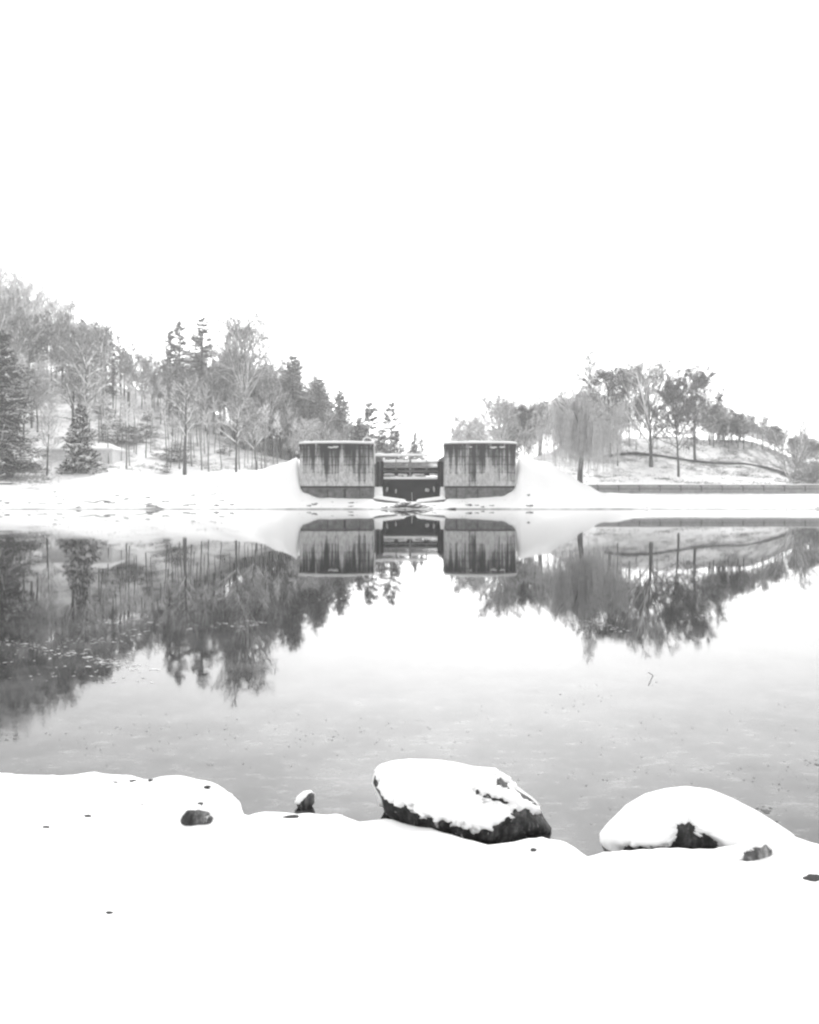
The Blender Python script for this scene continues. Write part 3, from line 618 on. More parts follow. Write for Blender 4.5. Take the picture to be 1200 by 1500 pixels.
# ------------------------------------------------------------------ retaining wall on the right
rw = thing('retaining_wall', 'long low concrete retaining wall with posts along the right shore', 'wall', (gX(1000, 118), 118, 2), None)
ox, oy, oz = rw.location; xw0, xw1 = gX(845, 118), gX(1420, 118)
part_box(rw, 'base_wall', CONCW, xw0 - ox, xw1 - ox, -.35, .45, -1.2, .62 + .0)
part_box(rw, 'shadow_joint', DARKM, xw0 - ox, xw1 - ox, -.30, .45, .62, .68)
npan = 19; pw = (xw1 - xw0) / npan
for k in range(npan):
    x = xw0 + pw * k - ox; dz = random.uniform(-.01, .01)
    part_box(rw, 'panel', CONCW, x + .05, x + pw - .05, -.36 - random.uniform(0, .02), .45, .68, 1.12 + dz)
    part_box(rw, 'post', DARKM, x - .045, x + .045, -.40, .45, .30, 1.16)
part_box(rw, 'coping', CONCD, xw0 - ox, xw1 - ox, -.42, .5, 1.16, 1.29)
link('snow', snowbar(xw0 - ox, xw1 - ox, -.25, .6, 1.29, .12, 200), rw)

def ribbon_wall(name, label, pts, hgt, mat, n=140, thick=.4, segs=12):
    t = thing(name, label, 'wall', (0, 0, 0)); us_ = [p[0] for p in pts]; vs_ = [p[1] for p in pts]; Ys_ = [p[2] for p in pts]; hs_ = [p[3] * hgt for p in pts]
    u0, u1 = us_[0], us_[-1]; Q = []; blocks = segs
    for bidx in range(blocks):
        V = []; K = 14
        for i in range(K + 1):
            u = u0 + (u1 - u0) * (bidx + i / K * .985) / blocks; Y = np.interp(u, us_, Ys_); v = np.interp(u, us_, vs_); p = px(u, v, Y); h = np.interp(u, us_, hs_) + .06 * mnoise.noise(Vector((u * .2, 0, 0)))
            V += [(p[0], p[1], p[2] - h - .5), (p[0], p[1], p[2]), (p[0], p[1] + thick, p[2]), (p[0], p[1] + thick, p[2] - h - .5)]
        m = MB(); m.add(V, [(i * 4 + k, i * 4 + k + 1, i * 4 + 5 + k, i * 4 + 4 + k) for i in range(K) for k in range(3)] + [(0, 3, 2, 1), (K * 4, K * 4 + 1, K * 4 + 2, K * 4 + 3)]); link('wall_section', m.mesh('wall_section', mat), t)
    return t
def snap(pts):   # the wall's top a little above the ground it stands on
    o = []
    for u, v, h in pts:
        best = min(np.arange(124, 160, .25), key=lambda Y: abs(HOR - (far_z(u, Y, False) + .45 - CAM_Z) * F / Y - v)); o.append((u, HOR - (far_z(u, best) + .5 * h - CAM_Z) * F / best, best, h))
    return o
ribbon_wall('hillside_wall', 'dark low wall winding along the snowy slope among the right trees', snap([(885,668,1),(905,665,1),(930,663.5,1),(960,665,.9),(985,669,.8),(1010,672,.8),(1050,677,.7),(1090,679,.8),(1125,686,1.2),(1160,695,1.2),(1200,704,1.1),(1300,712,1)]), .75, STONED)

# ------------------------------------------------------------------ hut behind the little spruce
hut = thing('lakeside_hut', 'low grey hut with snow covered hipped roof behind the snow dusted spruce', 'hut', (gX(119, 119), 119, far_z(119, 119)))
hz0 = hut.location[2]; zb = gz(691, 119) - hz0 - .6; zt = gz(660, 119) - hz0; hw = gX(170, 119) - gX(119, 119); hl = gX(69, 119) - gX(119, 119)
part_box(hut, 'wall', HUTW, hl, hw, -1.5, 4, zb - 1, zt)
m = MB(); e = .25; zr = zt + 1.25
m.add([(hl - e, -1.9, zt), (hw + e, -1.9, zt), (hw + e, 4.4, zt), (hl - e, 4.4, zt), (hl + 1.6, 1.25, zr), (hw - 1.6, 1.25, zr), (hl - e, -1.9, zt + .22), (hw + e, -1.9, zt + .22), (hw + e, 4.4, zt + .22), (hl - e, 4.4, zt + .22)],
      [(0, 1, 7, 6), (1, 2, 8, 7), (2, 3, 9, 8), (3, 0, 6, 9), (6, 7, 5, 4), (8, 9, 4, 5), (0, 3, 2, 1)], [(7, 8, 5), (9, 6, 4)])
link('roof', m.mesh('roof', SNOW), hut)

sl = thing('stone_slab', 'low dark slab standing on the snowy shore at the far left edge', 'slab', tuple(px(4, 710, 100)))
part_box(sl, 'slab_top', STONED, -2.6, 1.25, -.4, .4, -.12, .22); part_box(sl, 'support', STONED, -2.2, -1.8, -.3, .3, -1.4, -.12); part_box(sl, 'support', STONED, .5, .9, -.3, .3, -1.4, -.12)
link('snow', snowbar(-2.6, 1.25, -.4, .4, .22, .12, 20), sl)

# ------------------------------------------------------------------ trees
def put(proto, name, label, cat, u, Y, h=None, top=None, group=None, rz=None, sx=1.0, z=None, lean=0.0):
    zb = far_z(u, Y) if z is None else z
    if top is not None: h = CAM_Z + (HOR - top) / F * Y - zb
    s = h / proto['h']
    t = thing(name, label, cat, ((u - 600) / F * Y, Y, zb), group, random.uniform(0, 6.28) if rz is None else rz)
    t.rotation_euler[1] = lean; t.scale = (s * sx, s * sx, s)
    for k in ('trunk', 'crown', 'branches', 'leaves', 'snow'):
        if proto.get(k) is not None: link(k, proto[k], t, kind='stuff' if k in ('snow', 'leaves') else None)
    return t
# protos
bare = [make_bare(100 + i, 14, r, f, 0, d, .016, upr) for i, (r, f, d, upr) in enumerate([(4.2, .35, 1.1, .5), (3.4, .45, 1.1, .6), (4.6, .3, 1.2, .35), (3.0, .5, 1.2, .7)])]
arch = [make_bare(120 + i, 9, r, .3, .38, 1.0, .017, .3, BARKL, TWIGL) for i, r in enumerate((4.0, 4.8, 3.6))]
pole = [make_bare(140 + i, 10, .8, .72, 0, .4, .010, .3, BARKL, TWIGL, True, 9, rtrunk=.085) for i in range(3)]
pines = [make_pine(160 + i, 16, r, c, 24, .8) for i, (r, c) in enumerate([(3.2, .45), (2.8, .5), (3.6, .4)])]
spruces = [make_conifer(180 + i, 15, r, .12, .8, .15, NEEDLE, .05, .85) for i, r in enumerate((3.3, 2.8))]
leafy = [make_leafy(190 + i, 12, 4.0) for i in range(2)]
shrub = [make_shrub(200 + i, 2.2, 2.2, 22) for i in range(2)]
hemlock = [make_conifer(210 + i, 3.0, 2.0, .25, .8, .05, NEEDLES, .05, .6, whorls=5, per=5, snow=.5, sr=2.4) for i in range(2)]

# --- left, singled out
big = make_conifer(301, 20, 6.0, .02, 1.25, .22, NEEDLE, .05, .75, ragged=.35, whorls=34, per=8, snow=.3)
put(big, 'spruce_tree', 'huge dark spruce with layered boughs at the left edge of the photo', 'tree', -8, 106, top=474)
xmas = make_conifer(302, 9.5, 2.6, .03, 1.3, .12, NEEDLES, .06, .9, ragged=.12, whorls=20, per=9, snow=.6, sr=2.6)
put(xmas, 'spruce_tree', 'small conical spruce dusted with snow in front of the grey hut', 'tree', 119, 110.5, top=590, sx=1.1)
thin = make_bare(303, 10, 2.2, .35, .05, .8, .014, .5, BARK, TWIGL, limbs=10, rtrunk=.12)
put(thin, 'slender_tree', 'slender leaning bare tree between the huge spruce and the small spruce', 'tree', 69, 107, top=596, lean=.06, rz=0)
scr = make_conifer(304, 15, 2.3, .2, 1.25, -.05, NEEDLEG, .032, .75, ragged=.6, whorls=19, per=6, snow=.2)
scr2 = make_conifer(305, 16, 2.4, .2, 1.25, -.05, NEEDLEG, .032, .7, ragged=.55, whorls=19, per=6, snow=.2)
put(scr, 'larch_tree', 'scraggly tall conifer, left one of three rising above the left wood', 'tree', 249, 165, top=482, sx=1.15)
put(scr, 'larch_tree', 'scraggly thin conifer, middle one of three rising above the left wood', 'tree', 263, 168, top=468, rz=2.0, sx=1.1)
put(scr2, 'larch_tree', 'tallest scraggly conifer, right one of three rising above the left wood', 'tree', 295, 164, top=463, sx=1.45)
fanb = make_bare(306, 17, 6.2, .38, 0, 1.15, .022, .62, limbs=15)
put(fanb, 'broad_bare_tree', 'broad bare tree with fan shaped crown right of the three scraggly conifers', 'tree', 358, 150, top=484)
tt = make_bare(307, 16, 3.2, .42, .15, 1.1, .016, .3, rtrunk=.26)
put(tt, 'dark_trunk_tree', 'tall tree with thick straight dark trunk at the foot of the left slope', 'tree', 271, 113, top=548)
t2 = make_bare(308, 13, 3.4, .40, .25, 1.1, .016, .3, rtrunk=.17)
put(t2, 'forked_tree', 'grey trunk rising at the wood edge midway between dark trunk and left pier', 'tree', 346, 113, top=575, rz=1.0)
put(t2, 'forked_tree', 'leaning grey tree nearest the snow mound of the left pier', 'tree', 376, 114, top=600, rz=3.4, lean=.08)
for u, top, lab in ((107, 556, 'left one of two dark trunks above the small snow dusted spruce'), (128, 548, 'right one of two dark trunks above the small snow dusted spruce')):
    put(tt, 'dark_trunk_tree', lab, 'tree', u, 122, top=top - 50, rz=u)
gp = make_conifer(309, 17, 4.2, .15, 1.0, .0, NEEDLEG, .045, .62, ragged=.3, whorls=26, per=8, snow=.25)
put(gp, 'pine_tree', 'large grey cone shaped pine standing left behind the left pier', 'tree', 430, 158, top=522)
put(gp, 'pine_tree', 'grey pine just right of the large cone shaped pine behind left pier', 'tree', 468, 160, top=556, rz=2, sx=1.0)
put(gp, 'pine_tree', 'lower grey pine above the middle of the left pier', 'tree', 497, 165, top=572, rz=4, sx=1.1)
op = make_conifer(310, 12, 2.8, .12, 1.2, .0, NEEDLE, .04, .6, ragged=.5, whorls=13, per=6, snow=.3)
put(op, 'open_conifer', 'dark open conifer above the right end of the left pier', 'tree', 540, 150, top=586, sx=1.1)
put(op, 'open_conifer', 'narrow dark conifer standing alone between left pier and the sky gap', 'tree', 572, 152, top=586, rz=1.7, sx=.72)
for u, top, lab, Y, pi in ((560, 628, 'rounded dark evergreen behind the left half of the footbridge', 140, 0), (583, 632, 'rounded dark evergreen behind the middle of the footbridge', 142, 1), (528, 610, 'grey evergreen peeping over the left pier beside open conifer', 145, 0), (604, 645, 'small evergreen right of the rounded evergreens behind footbridge', 150, 1)):
    put(spruces[pi], 'evergreen_tree', lab, 'tree', u, Y, top=top, sx=1.6)
for u, top, lab in ((609, 630, 'tiny thin conifer left of the pale sky gap above the footbridge'), (618, 640, 'last tiny conifer beside the pale sky gap above the footbridge')):
    put(scr, 'thin_conifer', lab, 'tree', u, 190, top=top, sx=1.0)
# --- right, singled out
bush = make_bare(320, 9, 4.6, .1, .1, 1.3, .021, .5, BARKL, TWIGL, limbs=16, rtrunk=.12)
put(bush, 'twiggy_tree', 'pale twiggy tree behind the middle of the right pier', 'tree', 737, 130, top=604, sx=1.35)
put(bush, 'twiggy_tree', 'small pale tree behind the left corner of the right pier', 'tree', 692, 145, top=628, rz=2, sx=1.1)
put(bush, 'twiggy_tree', 'small twiggy tree at the edge of the sky gap by the right pier', 'tree', 670, 170, top=640, rz=3, sx=.7)
put(leafy[0], 'oak_tree', 'dark brown leaved tree over the right end of the right pier', 'tree', 768, 128, top=601, sx=.75)
put(bush, 'twiggy_tree', 'twiggy tree in the gap between brown leaved tree and willow', 'tree', 755, 150, top=610, rz=5, sx=1.2)
wil = make_willow(321, 11.5, 5.9)
put(wil, 'willow_tree', 'large weeping willow with drooping pale twigs beside the snow mound', 'tree', 850, 104, top=553, rz=.6, sx=1.2, z=far_z(846, 104) + .2)
tall = make_bare(322, 18, 3.2, .5, 0, .8, .026, .8, BARKL, TWIGL, False, 10, rtrunk=.1)
put(tall, 'thin_tall_tree', 'thin faint bare tree rising highest above the willow', 'tree', 865, 155, top=512)
put(leafy[1], 'oak_tree', 'dark leaved tree right behind the willow crown', 'tree', 893, 140, top=543, sx=1.05)
put(leafy[0], 'oak_tree', 'leaved tree between willow and the forked bare tree', 'tree', 922, 146, top=548, rz=2, sx=.8)
fk = make_bare(323, 15, 6.6, .22, 0, 1.1, .023, .5, limbs=12, rtrunk=.26)
put(fk, 'forked_bare_tree', 'tall bare tree with several rising limbs standing on the dark hillside wall', 'tree', 954, 133, top=552, rz=1.1, sx=1.1)
oak = make_leafy(324, 15, 5.2, 20000, .11, .33, .9)
put(oak, 'oak_tree', 'dark leaved tree with straight trunk standing lowest on the right slope', 'tree', 994, 128, top=566, sx=.85, rz=.3)
put(oak, 'oak_tree', 'wide dark leaved tree leaning right behind the straight trunked one', 'tree', 1018, 138, top=551, rz=3.3, sx=1.0, lean=.06)
put(arch[0], 'bare_tree', 'small bare tree beside the left end of the dark hillside wall', 'tree', 905, 134, top=600, sx=.9)
sp = make_shrub(325, 9, 5.0, 15, TWIG, -.06, .035, True, 7)
put(sp, 'spreading_tree', 'bare tree with upward spreading limbs near the right edge of the photo', 'tree', 1163, 128, top=612)
brs = make_shrub(326, 4.5, 4.5, 40, TWIG, .55, .025, True, 8)
put(brs, 'arching_shrub', 'big arching shrub loaded with snow at the right edge of the photo', 'shrub', 1196, 124, h=5.4)
put(leafy[0], 'oak_tree', 'small dark leaved tree on the right ridge behind the spreading tree', 'tree', 1140, 150, top=630, rz=4, sx=.8)

# --- the wood on the left hill
SIL = ([-60, 0, 60, 100, 150, 170, 215, 250, 330, 400, 430, 470, 500, 520, 560], [428, 434, 446, 458, 464, 486, 515, 525, 515, 535, 548, 565, 585, 605, 640])
def zone(u):
    for lim, ph in ((20, 'behind the huge left spruce'), (95, 'above the left end of hut'), (160, 'above the small spruce'), (235, 'between hut and scraggly conifers'), (310, 'around the scraggly conifers'), (400, 'around the fan shaped tree'), (999, 'beside the cone shaped pine')):
        if u < lim: return ph
def hgt_w(row): return 'high on left hill' if row < 2 else 'midway up left hill'
cnt = 0
for row, (Y, step, kinds, dt) in enumerate([(182, 15, 'bps', 0), (172, 14, 'bbp', 8), (163, 14, 'pbs', 20), (154, 14, 'bp', 34), (146, 16, 'bba', 50)]):
    u = -70 + row * 5
    while u < 540:
        uu = u + random.uniform(-5, 5); k = random.choice(kinds); YY = Y + random.uniform(-4, 4)
        if row == 4 and uu < 340: u += step; continue
        top = np.interp(uu, *SIL) + dt + random.uniform(-4, 22); zb = far_z(uu, YY); h = CAM_Z + (HOR - top) / F * YY - zb
        h = min(max(h, 7), 21)
        if uu > 500: h = min(h, 10)
        if k == 'b': put(random.choice(bare), 'bare_tree', 'bare snow dusted tree ' + hgt_w(row) + ' ' + zone(uu), 'tree', uu, YY, h, group='bare trees of the left wood', sx=random.uniform(.9, 1.25))
        elif k == 'p': put(random.choice(pines), 'pine_tree', 'tall grey pine ' + hgt_w(row) + ' ' + zone(uu), 'tree', uu, YY, h, group='pines of the left wood', sx=random.uniform(.9, 1.2))
        elif k == 's': put(random.choice(spruces), 'evergreen_tree', 'grey evergreen ' + hgt_w(row) + ' ' + zone(uu), 'tree', uu, YY, h * .9, group='evergreens of the left wood', sx=random.uniform(.8, 1.1))
        else: put(random.choice(arch), 'arching_tree', 'low arching snow laden tree ' + hgt_w(row) + ' ' + zone(uu), 'tree', uu, YY, min(h, 10), group='arching snowy trees of the left wood')
        u += step * random.uniform(.8, 1.2); cnt += 1
faint = make_bare(330, 15, 3.6, .4, 0, .9, .014, .5, BARKL, TWIGL, True, 12, rtrunk=.12)
for i in range(13):
    u = -30 + i * 11 + random.uniform(-4, 4); top = np.interp(u, [-30, 20, 70, 130], [370, 382, 412, 440]) + random.uniform(-4, 12); Y = random.uniform(186, 205)
    put(faint, 'faint_bare_tree', 'faint fine twigged bare tree topping the hill at far left', 'tree', u, Y, top=top + 14, group='faint trees on the left hilltop', sx=.9)
# lower front fringe whose underside forms the edge of the crowns
for i in range(24):
    u = random.uniform(245, 455); base = np.interp(u, [150, 200, 300, 350, 400, 450], [572, 584, 610, 628, 645, 655]) + random.uniform(-4, 10)
    Y = min(np.arange(116, 172, .5), key=lambda Y: abs(HOR - (far_z(u, Y, False) - CAM_Z) * F / Y - base))
    put(random.choice(arch if u > 240 else arch + bare[:2]), 'arching_tree', 'low arching snow laden tree at lower wood edge ' + zone(u), 'tree', u, Y, random.uniform(6, 9.5), group='arching snowy trees of the left wood', sx=random.uniform(1.0, 1.25))
for i in range(70):
    u = random.choice([random.uniform(60, 440), random.uniform(130, 420)]); Y = random.uniform(114, 150)
    put(random.choice(pole), 'sapling', 'thin pale bare stemmed sapling on the snowy left slope ' + zone(u), 'sapling', u, Y, random.uniform(7, 12), group='saplings on the left slope', lean=random.uniform(-.06, .06), sx=random.uniform(.7, 1.2))
for i in range(9):
    u = random.uniform(-30, 62); Y = random.uniform(118, 138); put(random.choice(arch + bare[:2]), 'bare_tree', 'bare snow dusted tree low on the hill ' + zone(u), 'tree', u, Y, random.uniform(9, 13), group='bare trees of the left wood')
for u, v, s in ((165, 618, 1), (182, 632, 1.2), (172, 640, 1.5), (192, 632, 1.0), (213, 632, 1.1), (150, 598, 1.2), (246, 668, 1.1), (259, 664, 1.0), (262, 657, .8), (262, 560, 1), (330, 660, .8), (150, 632, .8), (220, 612, .9), (240, 690, .6), (205, 645, .6)):
    best = min(np.arange(113, 165, .5), key=lambda Y: abs(HOR - (far_z(u, Y, False) + .8 * s - CAM_Z) * F / Y - v))
    put(random.choice(hemlock), 'young_hemlock', 'low snow laden young evergreen on the open left slope', 'evergreen', u, best, 2.2 * s, group='young evergreens on the left slope', sx=1.6)
def ridge(u): return 'just right of the leaved trees' if u < 1085 else ('midway between leaved trees and spreading tree' if u < 1135 else ('behind the spreading tree' if u < 1185 else 'behind the arching shrub'))
# --- ridge trees on the right
for i in range(72):
    u = random.uniform(1035, 1260) if i < 58 else random.uniform(1038, 1090); Y = random.uniform(146, 162); top = np.interp(u, [1035, 1070, 1100, 1150, 1200, 1260], [590, 603, 608, 628, 645, 650]) + random.uniform(-2, 26)
    zb = far_z(u, Y); h = max(4.0, CAM_Z + (HOR - top) / F * Y - zb)
    if i % 3 == 0: put(random.choice(leafy), 'oak_tree', 'low leaved tree on the right ridge ' + ridge(u), 'tree', u, Y, h, group='leaved trees of the right ridge')
    else: put(random.choice(bare + arch[:1]), 'bare_tree', 'bare tree on the right ridge ' + ridge(u), 'tree', u, Y, h, group='bare trees of the right ridge', sx=1.25)
for i in range(14):
    u = random.uniform(790, 950); Y = random.uniform(150, 165); top = random.uniform(565, 620); zb = far_z(u, Y); h = CAM_Z + (HOR - top) / F * Y - zb
    put(random.choice(bare), 'bare_tree', 'bare tree in the thicket behind willow and leaved trees', 'tree', u, Y, max(h, 5), group='bare trees behind the willow')
for i in range(16):
    u = random.uniform(880, 1110); Y = random.uniform(139, 151)
    put(random.choice(pole), 'sapling', 'thin sapling on the snowy right slope above the dark wall', 'sapling', u, Y, random.uniform(3, 6), group='saplings on the right slope')
for i in range(12):
    u = random.uniform(668, 790); Y = random.uniform(150, 185); top = np.interp(u, [668, 700, 790], [655, 630, 612]) + random.uniform(0, 15); h = CAM_Z + (HOR - top) / F * Y - far_z(u, Y)
    put(random.choice(bare), 'bare_tree', 'small bare tree in the far row behind the right pier', 'tree', u, Y, max(h, 4), group='far bare trees behind the right pier', sx=1.3)
# brush on the slopes: nobody could count it
mb = MB(); P, D, L, W = [], [], [], []
def clump(u, Y, k, r, lmax, flat):
    x0, y0 = (u - 600) / F * Y, Y
    for _ in range(k):
        x, y = x0 + random.gauss(0, r), y0 + random.gauss(0, r * .4); uu = x / y * F + 600
        P.append((x, y, far_z(uu, y) - .05)); D.append((random.gauss(0, 1), random.gauss(0, .6), random.uniform(0, 1.2) * flat)); L.append(random.uniform(.3, 1) * lmax)
def solid(u, Y): return 0 < mnoise.noise(Vector((u * .03, Y * .2, 2))) + .6 * mnoise.noise(Vector((u * .1, Y * .6, 5)))
c = 0
while c < 230:
    u, Y = random.uniform(870, 1190), random.uniform(122, 151)
    if solid(u, Y): clump(u, Y, random.randint(14, 40), random.uniform(.3, 1.3), 1.0, .5); c += 1
c = 0
while c < 150:
    u, Y = random.uniform(60, 440), random.uniform(114, 152)
    if solid(u, Y): clump(u, Y, random.randint(10, 30), random.uniform(.3, 1.2), 1.1, .6); c += 1
for _ in range(90): clump(random.uniform(30, 330), random.uniform(89.5, 110), random.randint(5, 16), random.uniform(.3, 1.2), .45, .3)
for _ in range(60): clump(random.uniform(-20, 70), random.uniform(100, 113), random.randint(20, 50), random.uniform(.5, 1.3), 1.2, .8)
for _ in range(40): clump(random.uniform(430, 760), random.uniform(88.5, 91), random.randint(4, 10), random.uniform(.2, .6), .3, .3)
for _ in range(40): clump(random.uniform(795, 880), random.uniform(112, 140), random.randint(10, 30), random.uniform(.3, 1.0), .9, .6)
P, D, L = np.array(P), norm(np.array(D)), np.array(L); n = len(P)
branches(mb, P, D, L, RNG.normal(0, .1, (n, 3)) * L[:, None] - np.array([0, 0, .2]) * L[:, None], np.full(n, .03), np.full(n, .018), 2, 3)
link('undergrowth', mb.mesh('undergrowth', TWIG), kind='stuff', label='dry twigs and weeds poking through the snow on the slopes')

# ------------------------------------------------------------------ stones along the far waterline
def stone_mesh(seed, rough=.25, mat=ROCKF, sub=3):
    import bmesh
    bm = bmesh.new(); bmesh.ops.create_icosphere(bm, subdivisions=sub, radius=1)
    for v in bm.verts:
        d = v.co.normalized(); n1 = mnoise.noise(d * 1.3 + Vector((seed * 7.1, 0, 0))) + .5 * mnoise.noise(d * 3 + Vector((seed, 4, 0))); v.co = d * (1 + rough * n1 * 1.6)
        for pn in (Vector((.5, -.7, .3)), Vector((-.6, -.5, .6)), Vector((.1, -.2, 1))):   # flattened facets
            pn = pn.normalized(); q = v.co.dot(pn) - .78
            if q > 0: v.co -= pn * q * .8
    me = bpy.data.meshes.new('stone'); bm.to_mesh(me); bm.free(); me.materials.append(mat); return me
stones = [stone_mesh(i) for i in range(5)]
def stone_label(u):
    for lim, ph in ((120, 'below the hut'), (280, 'below the dark trunked tree'), (436, 'left of the left pier'), (550, 'in front of the left pier'), (650, 'in front of the sluice gate'), (765, 'in front of the right pier'), (9999, 'right of the right pier')):
        if u < lim: return 'snow capped stone on the far waterline ' + ph
for i in range(64):
    z_ = random.random()
    u = random.uniform(-20, 360) if z_ < .5 else (random.uniform(440, 770) if z_ < .9 else random.uniform(770, 1200))
    Y = 88 + abs(random.gauss(0, 1)) * (4 if z_ < .5 else 1.6) + .1
    if 440 < u < 770: Y = min(Y, 91.2)
    o = link('shore_stone', random.choice(stones), None, ((u - 600) / F * Y, Y, far_z(u, Y) + .0), label=stone_label(u), category='stone', group='stones along the far shore')
    s = random.uniform(.1, .3); o.scale = (s * random.uniform(1, 2.2), s, s * random.uniform(.5, .8)); o.rotation_euler = (0, 0, random.uniform(-.6, .6))
for u, v, s in ((592, 739, .5), (582, 742, .45), (604, 741, .5), (612, 743, .5), (622, 744, .4), (575, 744, .4)):
    Y = 89.0; o = link('shore_stone', random.choice(stones), None, tuple(px(u, v, Y)), label=stone_label(u), category='stone', group='stones along the far shore'); o.scale = (s * 1.8, s, s * .8)
def limb(name, label, pts, Y, r, cat='branch'):
    t = thing(name, label, cat, (0, 0, 0)); m = MB()
    for chain in pts:
        P3 = [px(u, v, Y + .02 * abs(u - chain[0][0])) for u, v in chain]
        for k, (a, b) in enumerate(zip(P3[:-1], P3[1:])):
            d = b - a; l = np.linalg.norm(d); branches(m, a[None], (d / l)[None], np.array([l]), np.zeros((1, 3)), [r * (1 - .15 * k)], [r * (.85 - .15 * k)], 1, 5)
    link('stem', m.mesh('stem', BARK, True), t)
limb('fallen_branch', 'dark fallen branch lying across the left far waterline', [[(254, 746.5), (240, 745), (225, 741), (210, 738.5), (198, 737)], [(240, 745), (226, 744), (212, 745)], [(225, 741), (214, 742)]], 88.4, .10)
limb('fallen_branch', 'thin fallen branch lying in the snow above the left waterline', [[(150, 740), (138, 736), (125, 734), (114, 733)], [(138, 736), (150, 733), (160, 734)]], 91, .08)

# ------------------------------------------------------------------ near boulders
def resample(poly, n=96):
    P = np.array(poly + [poly[0]], float); d = np.r_[0, np.cumsum(np.linalg.norm(np.diff(P, axis=0), axis=1))]; s = np.linspace(0, d[-1], n, endpoint=False)
    return np.stack([np.interp(s, d, P[:, 0]), np.interp(s, d, P[:, 1])], -1)
def sdist(p, poly):
    P = np.array(poly, float); Q = np.roll(P, -1, 0); e = Q - P; w_ = p - P; tt_ = np.clip((w_ * e).sum(1) / (e * e).sum(1), 0, 1)
    d = np.sqrt((((w_ - e * tt_[:, None])) ** 2).sum(1)).min(); c = False
    for (x1, y1), (x2, y2) in zip(P, Q):
        if (y1 > p[1]) != (y2 > p[1]) and p[0] < (x2 - x1) * (p[1] - y1) / (y2 - y1) + x1: c = not c
    return d if c else -d
def boulder(label, sil, Y, depth, snow_poly=None, bare_polys=(), mat=ROCK, rough=.03, thick=.035, cx=None, cy=None, res=(150, 90), name='boulder', rag=5.0, group=None):
    """solid stone whose outline from the photograph's side is sil; the snow on it is a second thick shell"""
    P = np.array(sil, float); cu, cv = (P[:, 0].mean() if cx is None else cx), (P[:, 1].mean() if cy is None else cy)
    ang = np.arctan2(-(P[:, 1] - cv), P[:, 0] - cu); R = resample(sil, 400); ra = np.arctan2(-(R[:, 1] - cv), R[:, 0] - cu); rr = np.hypot(R[:, 0] - cu, R[:, 1] - cv); o_ = np.argsort(ra); ra, rr = ra[o_], rr[o_]
    prof = lambda a: np.interp(a, ra, rr, period=2 * np.pi)
    k = Y / F; C0 = px(cu, cv, Y); view = norm(np.array(C0 - np.array([0, 0, CAM_Z]))); right = np.array([1., 0, 0]); upv = np.cross(right, view); upv = norm(upv)
    nu_, nv_ = res; rockV, snowV = [], []
    for j in range(nv_ + 1):
        ph = math.pi * j / nv_ ; dy = -math.cos(ph); mm = math.sin(ph)      # from the front pole to the back pole
        for i in range(nu_):
            th = 2 * math.pi * i / nu_; pr_ = prof(th) * k; q = mm ** .75
            a, b = pr_ * q * math.cos(th), pr_ * q * math.sin(th)
            dd = dy * depth * (1 if dy < 0 else 1.1)
            p = C0 + right * a + upv * b + view * dd
            nrm = norm(right * math.cos(th) * mm + upv * math.sin(th) * mm + view * dy)
            vv = Vector(p * 6); nn = mnoise.noise(vv) * .6 + .4 * mnoise.noise(Vector(p * 17)) + .25 * mnoise.noise(Vector(p * 40))
            cell = mnoise.voronoi(Vector(p * 9))[0][0]
            pr2 = p + nrm * (rough * nn - rough * .9 * cell) * (1 if mm > .05 else .9) * (0.35 + .65 * (1 - mm ** 8))
            rockV.append(pr2)
            # snow mask in the outline's plane
            pu, pv = cu + a / k, cv - b / k
            wob = rag * (mnoise.noise(Vector((pu * .11, pv * .11, 1))) + .8 * mnoise.noise(Vector((pu * .3, pv * .3, 4))))
            if dy < .12:
                s_ = 30.0 if snow_poly is None else sdist(np.array([pu, pv]), snow_poly)
                for bp in bare_polys: s_ = min(s_, -sdist(np.array([pu, pv]), bp))
                s_ += wob
            else: s_ = 30 if nrm[2] > -.1 else -10
            t_ = min(max((s_ + 1.5) / 7.0, 0), 1); t_ = math.sqrt(t_) if t_ > 0 else 0
            sw = .008 * mnoise.noise(Vector(p * 5))
            snowV.append(p + nrm * (-rough * 1.2 - .01 + t_ * (thick + rough * 1.2 + .01 + sw)) - nrm * 0)
    if snow_poly is not None or len(bare_polys): pass
    Q = [(j * nu_ + i, j * nu_ + (i + 1) % nu_, (j + 1) * nu_ + (i + 1) % nu_, (j + 1) * nu_ + i) for j in range(nv_) for i in range(nu_)]
    t = thing(name, label, 'rock', tuple(C0), group); t_inv = np.array(C0)
    m = MB(); m.add(np.array(rockV) - t_inv, Q); link('stone', m.mesh('stone', mat, True), t)
    if snow_poly is not None or bare_polys:
        m = MB(); m.add(np.array(snowV) - t_inv, Q); link('snow_cap', m.mesh('snow_cap', SNOW, True), t)
    return t
boulder('large dark boulder with thick snow cap at the water edge in the middle foreground',
    [(547,1150),(549,1138),(562,1126),(582,1121),(605,1120),(650,1124),(690,1131),(722,1132),(738,1140),(756,1156),(775,1168),(789,1180),(797,1196),(811,1214),(800,1221),(775,1226),(740,1240),(700,1240),(650,1234),(605,1220),(580,1206),(562,1190),(556,1170)],
    3.72, .36, snow_poly=[(556,1143),(548,1136),(535,1100),(800,1100),(755,1152),(750,1160),(768,1174),(790,1186),(784,1192),(758,1184),(742,1194),(726,1200),(712,1210),(698,1212),(672,1206),(655,1200),(640,1199),(630,1196),(612,1190),(604,1178),(590,1181),(574,1174),(560,1164)],
    bare_polys=([(722,1141),(735,1143),(750,1158),(733,1158),(724,1150)], [(697,1162),(716,1168),(745,1176),(736,1178),(712,1170)]), thick=.022, rough=.03, rag=7.0)
